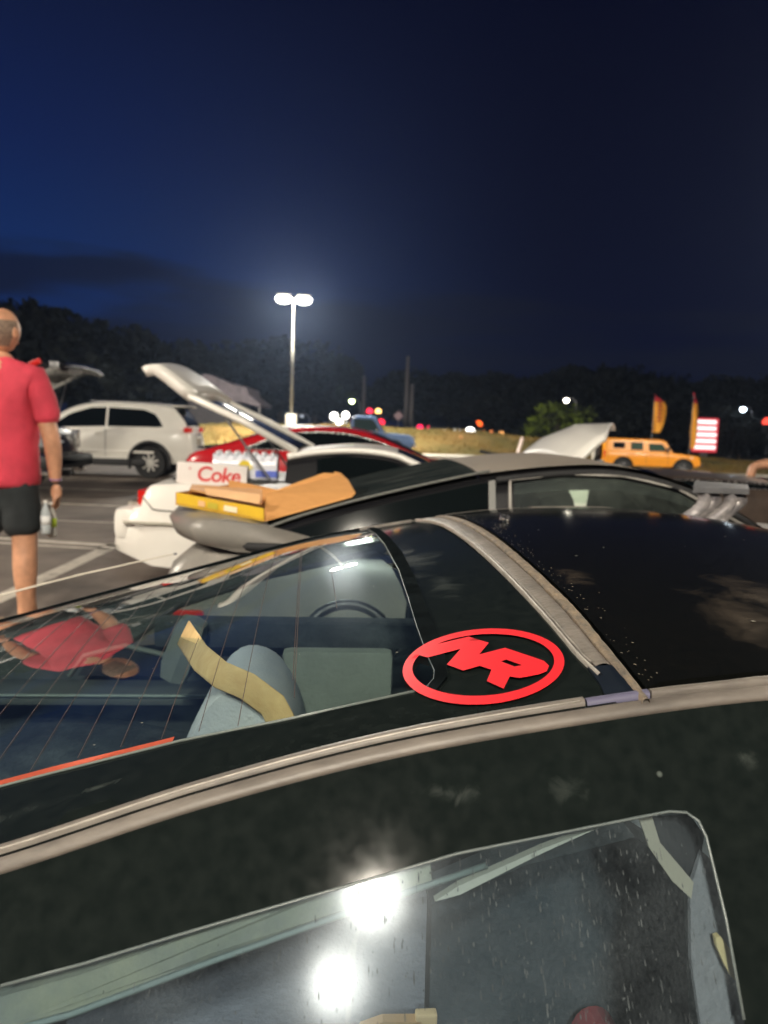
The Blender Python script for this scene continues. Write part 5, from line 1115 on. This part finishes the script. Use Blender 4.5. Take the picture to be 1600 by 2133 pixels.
# ------------------------------------------------------------------ people
def skin_obj(name, verts, edges, radii, m, parent, sub=2, root=0):
    me = bpy.data.meshes.new(name); me.from_pydata(verts, edges, []); o = bpy.data.objects.new(name, me); C.objects.link(o); o.parent = parent
    o.modifiers.new('skin', 'SKIN'); sv = me.skin_vertices[0].data
    for i, r in enumerate(radii): sv[i].radius = r if isinstance(r, tuple) else (r, r); sv[i].use_root = (i == root)
    o.modifiers['skin'].use_smooth_shade = True
    s = o.modifiers.new('sub', 'SUBSURF'); s.levels = sub; s.render_levels = sub
    me.materials.append(m); return o
def hand(parent_o, wrist, down, fwd, out_, m, curl=.5, s=1.0, me_name='hand'):
    """palm and five bent fingers; down = along the hand, out_ = thumb side, fwd = palm facing"""
    V = []; E = []; Rr = []
    def add(p, r): V.append(tuple(p)); Rr.append(r); return len(V) - 1
    w = add(wrist, (.026 * s, .021 * s)); k = add(wrist + down * .045 * s, (.036 * s, .017 * s)); E.append((w, k)); k2 = add(wrist + down * .080 * s, (.038 * s, .015 * s)); E.append((k, k2))
    lens = [(.030, .070), (.010, .080), (-.010, .075), (-.029, .058)]
    for off, ln in lens:
        base = wrist + down * .088 * s + out_ * off * s; prev = add(base, .0098 * s); E.append((k2, prev)); p = base; d = down.copy()
        for j, fr2 in enumerate((.42, .32, .26)):
            d = (d + fwd * curl * (.55 + .35 * j)).normalized(); p = p + d * ln * fr2 * s; n = add(p, (.0090 - .0010 * j) * s); E.append((prev, n)); prev = n
    tb = wrist + down * .030 * s + out_ * .030 * s; a = add(tb, .013 * s); E.append((k, a)); p = tb; d = (down * .6 + out_ * .8 + fwd * .4).normalized()
    for j in range(2): p = p + d * .030 * s; n = add(p, (.0115 - .0015 * j) * s); E.append((a, n)); a = n; d = (d + down * .6 + fwd * .5).normalized()
    return skin_obj(me_name, V, E, Rr, m, parent_o, 1)

# man in red, seen from behind, at the left edge
gp = ground_at(38, 1292); mx_ = at(4, 900, 4.75).x
man = empty('person', (mx_, 4.75, 0), 0, 'bald man seen from behind in a red t-shirt and dark shorts holding bottles', 'person')
Hh = 1.98; k_ = Hh / 1.80
V = []; E = []; Rr = []
def av(x, y, z, r): V.append((x * k_, y * k_, z * k_)); Rr.append(tuple(q * k_ for q in r) if isinstance(r, tuple) else r * k_); return len(V) - 1
pel = av(0, 0, .95, (.150, .115)); wa = av(0, .0, 1.10, (.150, .110)); ch = av(0, 0, 1.30, (.170, .115)); up2 = av(0, -.01, 1.43, (.140, .090)); nk = av(0, 0, 1.52, (.062, .062)); nk2 = av(.005, .015, 1.575, (.058, .06))
E += [(pel, wa), (wa, ch), (ch, up2), (up2, nk), (nk, nk2)]
for s in (-1, 1):
    sh = av(s * .185, -.01, 1.435, .060); el = av(s * .282, -.02, 1.12, .050); fa = av(s * .288, .0, 1.03, .050); wr = av(s * .285, .03, .845, .031)
    E += [(up2, sh), (sh, el), (el, fa), (fa, wr)]
    hp2 = av(s * .095, 0, .88, .092); kn = av(s * .120, .0, .49, .070); ca = av(s * .128, -.025, .36, .072); an = av(s * .130, -.01, .09, .042)
    he = av(s * .132, -.035, .045, .036); to_ = av(s * .145, .14, .030, (.042, .025)); E += [(pel, hp2), (hp2, kn), (kn, ca), (ca, an), (an, he), (an, to_)]
body = skin_obj('body', V, E, Rr, M['skin'], man)
# head: one sculpted surface
def head(parent, c, s, yaw, hair_m, bald=True):
    bm = bmesh.new(); bmesh.ops.create_uvsphere(bm, u_segments=36, v_segments=28, radius=1)
    for v in bm.verts:
        x, y, z = v.co; w = .076; d = .098; h = .120
        if z < -.1: w *= 1 - .32 * min(1, (-z - .1) * 1.1); d *= 1 - .12 * (-z)
        X, Y, Z = x * w, y * d, z * h
        if y > .5:     # face: +y
            nose = math.exp(-((x / .16) ** 2)) * math.exp(-(((z + .12) / .22) ** 2)); Y += nose * .024
            for ex_ in (-.40, .40): Y -= .010 * math.exp(-(((x - ex_) / .16) ** 2)) * math.exp(-(((z - .08) / .12) ** 2))
            Y += .006 * math.exp(-((x / .28) ** 2)) * math.exp(-(((z + .48) / .07) ** 2)); Y += .010 * math.exp(-((x / .3) ** 2)) * math.exp(-(((z + .78) / .15) ** 2))
        if y < -.2 and z < -.5: Y *= .86
        v.co = Vector((X, Y, Z)) * s
    vs = [v.co.copy() for v in bm.verts]; bm.verts.index_update(); fs = [[v.index for v in f.verts] for f in bm.faces]; bm.free()
    h = MB(); h.add(vs, fs); ho_ = h.build('head', M['skin'], parent, True); ho_.location = c; ho_.rotation_euler = (0, 0, yaw)
    for sx in (-1, 1):
        e = MB().lathe((0, 0, 0), [(.004, -.010), (.020, -.007), (.024, .0), (.019, .006), (.010, .002)], 14, 'X').build('ear', M['skin'], ho_, True)
        e.location = (sx * .078 * s, -.005 * s, -.010 * s); e.scale = (sx * s, .75 * s, 1.25 * s); e.rotation_euler = (0, 0, R(-20 * sx))
        MB().lathe((sx * .030 * s, .083 * s, .010 * s), [(.001, -.010), (.010, 0), (.001, .010)], 10).build('eye', mat('eye_white', (.6, .6, .58), .2), ho_)
    MB().box((0, .092 * s, -.057 * s), (.042 * s, .01, .007), bev=.002).build('mouth', mat('lips', (.4, .14, .11), .5), ho_)
    # close-cropped band of hair round the back and sides
    hv = [p * 1.012 for p in vs]; keep = []
    for f in fs:
        cc = sum((vs[i] for i in f), Vector()) / len(f) / s; zz = cc.z
        if -.080 < zz < (.050 if bald else .2) and cc.y < (.020 if zz > -.01 else -.012) + (0 if bald else zz * .5): keep.append(f)
    hb_ = MB(); hb_.add(hv, keep); hb_.build('hair', hair_m, ho_, True)
    return ho_
head(man, (.012 * k_, .02 * k_, 1.685 * k_), k_, R(-14), M['hair'])
# t-shirt
V = []; E = []; Rr = []
h0 = av(0, 0, .800, (.222, .172)); hem = av(.0, 0, .86, (.222, .172)); a1 = av(0, 0, 1.05, (.212, .160)); a2 = av(0, -.005, 1.27, (.215, .150)); a3 = av(0, -.015, 1.425, (.175, .115)); a4 = av(0, -.005, 1.515, (.085, .080)); a5 = av(0, -.0, 1.545, (.072, .072)); E += [(h0, hem), (hem, a1), (a1, a2), (a2, a3), (a3, a4), (a4, a5)]
for s in (-1, 1):
    b1 = av(s * .190, -.012, 1.432, .082); b2 = av(s * .250, -.015, 1.30, .080); b3 = av(s * .275, -.02, 1.16, .082); E += [(a3, b1), (b1, b2), (b2, b3)]
ts = skin_obj('tshirt', V, E, Rr, M['tee'], man)
tx_ = bpy.data.textures.new('folds', 'CLOUDS'); tx_.noise_scale = .11; tx_.noise_depth = 3
dm = ts.modifiers.new('d', 'DISPLACE'); dm.texture = tx_; dm.strength = .034; dm.mid_level = .5
# shorts
V = []; E = []; Rr = []
w0 = av(0, 0, .99, (.180, .140)); w1 = av(0, 0, .86, (.190, .145)); E.append((w0, w1))
for s in (-1, 1): l1 = av(s * .092, 0, .76, (.112, .122)); l2 = av(s * .112, 0, .53, (.108, .112)); E += [(w1, l1), (l1, l2)]
so_ = skin_obj('shorts', V, E, Rr, M['shorts'], man); dm = so_.modifiers.new('d', 'DISPLACE'); dm.texture = tx_; dm.strength = .02; dm.mid_level = .5
hand(body, Vector((.285, .03, .845)) * k_, Vector((.0, .10, -.99)), Vector((-.75, .6, 0)).normalized(), Vector((0.0, 1, .0)), M['skin'], .42, 1.1)
hand(body, Vector((-.285, .03, .845)) * k_, Vector((0, .10, -.99)), Vector((.75, .6, 0)).normalized(), Vector((0, 1, .0)), M['skin'], .3, 1.1)
for s in (-1, 1):
    fo = MB(); fo.box((s * .138 * k_, .055, .012), (.105, .30, .024), bev=.01); fo.tube([(s * .138 * k_ - .045, .10, .03), (s * .138 * k_, .10, .075), (s * .138 * k_ + .045, .10, .03)], .012, 6)
    fo.build('sandal', mat('tan_sandal', (.34, .24, .15), .7), man, 40)
MB().tube([(.285 * k_ + .034 * math.cos(w), .028 * k_ + .034 * math.sin(w), .868 * k_) for w in fr(0, 6.28, 14)][:-1], .005, 6, closed=True).build('wristband', mat('violet_band', (.35, .2, .45), .6), man)
# bottles in his right hand
def held(px, py0, py1, Y, r, label, lab_c, bodyc):
    a, b = at(px, py0, Y), at(px, py1, Y); h = a.z - b.z; t = empty('drink_bottle', b, 0, label, 'bottle')
    MB().lathe((0, 0, 0), [(r * .85, 0), (r, .012), (r, h * .35), (r * .9, h * .42), (r, h * .5), (r * .95, h * .68), (r * .4, h * .9), (r * .38, h * .97)], 18).build('bottle_body', bodyc, t, True)
    MB().lathe((0, 0, 0), [(r * 1.02, h * .30), (r * 1.02, h * .58)], 18).build('label', lab_c, t, True)
    MB().lathe((0, 0, h * .97), [(r * .45, 0), (r * .45, .016), (r * .36, .018)], 12).build('bottle_cap', M['white'], t, True)
held(96, 1046, 1112, 4.72, .030, 'pale plastic bottle with a white label in the man\'s hand', mat('white_label', (.8, .8, .78), .4), mat('pale_bottle', (.50, .54, .55), .15, spec=.8))
held(108, 1050, 1118, 4.80, .030, 'pale plastic bottle with a lime label in the man\'s hand', mat('lime_label', (.42, .55, .04), .4), mat('pale_bottle_b', (.56, .55, .50), .15, spec=.8))

# second person, cut by the right edge: bent elbow and shoulder
q0 = at(1625, 960, 8.6)
p2 = empty('person', (q0.x, 8.6, 0), 0, 'person in dark top cut by the right edge, only a bare bent arm showing', 'person')
def r2(x, y, Y=8.6): v = at(x, y, Y); return (v.x - q0.x, v.y - 8.6, v.z)
V = [(.15, .1, .85), (.12, .08, 1.0), (.06, .0, 1.10), r2(1630, 968), r2(1597, 966), r2(1568, 972), r2(1562, 1000), r2(1556, 1030), (-.02, .0, 1.12), (.02, .05, .50), (.02, .0, .07), (.22, .05, .50), (.22, .0, .07), (.02, -.10, .04), (.22, -.10, .04)]
E = [(0, 1), (1, 2), (2, 3), (3, 4), (4, 5), (5, 6), (6, 7), (2, 8), (0, 9), (9, 10), (0, 11), (11, 12), (10, 13), (12, 14)]
bo2 = skin_obj('body', V, E, [.13, .14, .13, .070, .060, .055, .048, .05, .06, .06, .04, .06, .04, .035, .035], M['skin'], p2)
hand(bo2, Vector(r2(1556, 1030)), Vector((-.1, 0, -.99)), Vector((1, 0, 0)), Vector((0, -1, 0)), M['skin'], .4)
V = [(.16, .08, .80), (.12, .05, .98), (.08, -.02, 1.06)]; skin_obj('dark_top', [(.17, .1, .72), (.14, .08, .98), (.08, .0, 1.10), (.07, -.02, 1.15)], [(0, 1), (1, 2), (2, 3)], [.18, .18, .17, .10], mat('dark_teal_cloth', (.012, .022, .03), .9), p2)
skin_obj('trousers', [(.14, .1, .86), (.02, .05, .50), (.02, .0, .12), (.22, .05, .50), (.22, .0, .12)], [(0, 1), (1, 2), (0, 3), (3, 4)], [.16, .09, .07, .09, .07], M['shorts'], p2)
head(p2, (.14, -.02, 1.30), .95, R(180), M['hair'], False)

# a small yellow-brown litter strip etc. is not needed: the lot is bare

# ------------------------------------------------------------------ thin haze added to imitate lens glow round the lamps
hb2 = MB().box((0, 80, 9), (420, 320, 23)).build('haze', None, None); tag(hb2, kind='stuff', label='thin haze added to give the lamps a soft glow', cat='haze')
hm2 = bpy.data.materials.new('glow_haze'); hm2.use_nodes = True; t = hm2.node_tree; t.nodes.clear()
pv = t.nodes.new('ShaderNodeVolumePrincipled'); pv.inputs['Color'].default_value = (.50, .66, 1, 1); pv.inputs['Density'].default_value = .00036; pv.inputs['Anisotropy'].default_value = .66
mo = t.nodes.new('ShaderNodeOutputMaterial'); t.links.new(pv.outputs[0], mo.inputs['Volume']); hb2.data.materials.append(hm2)
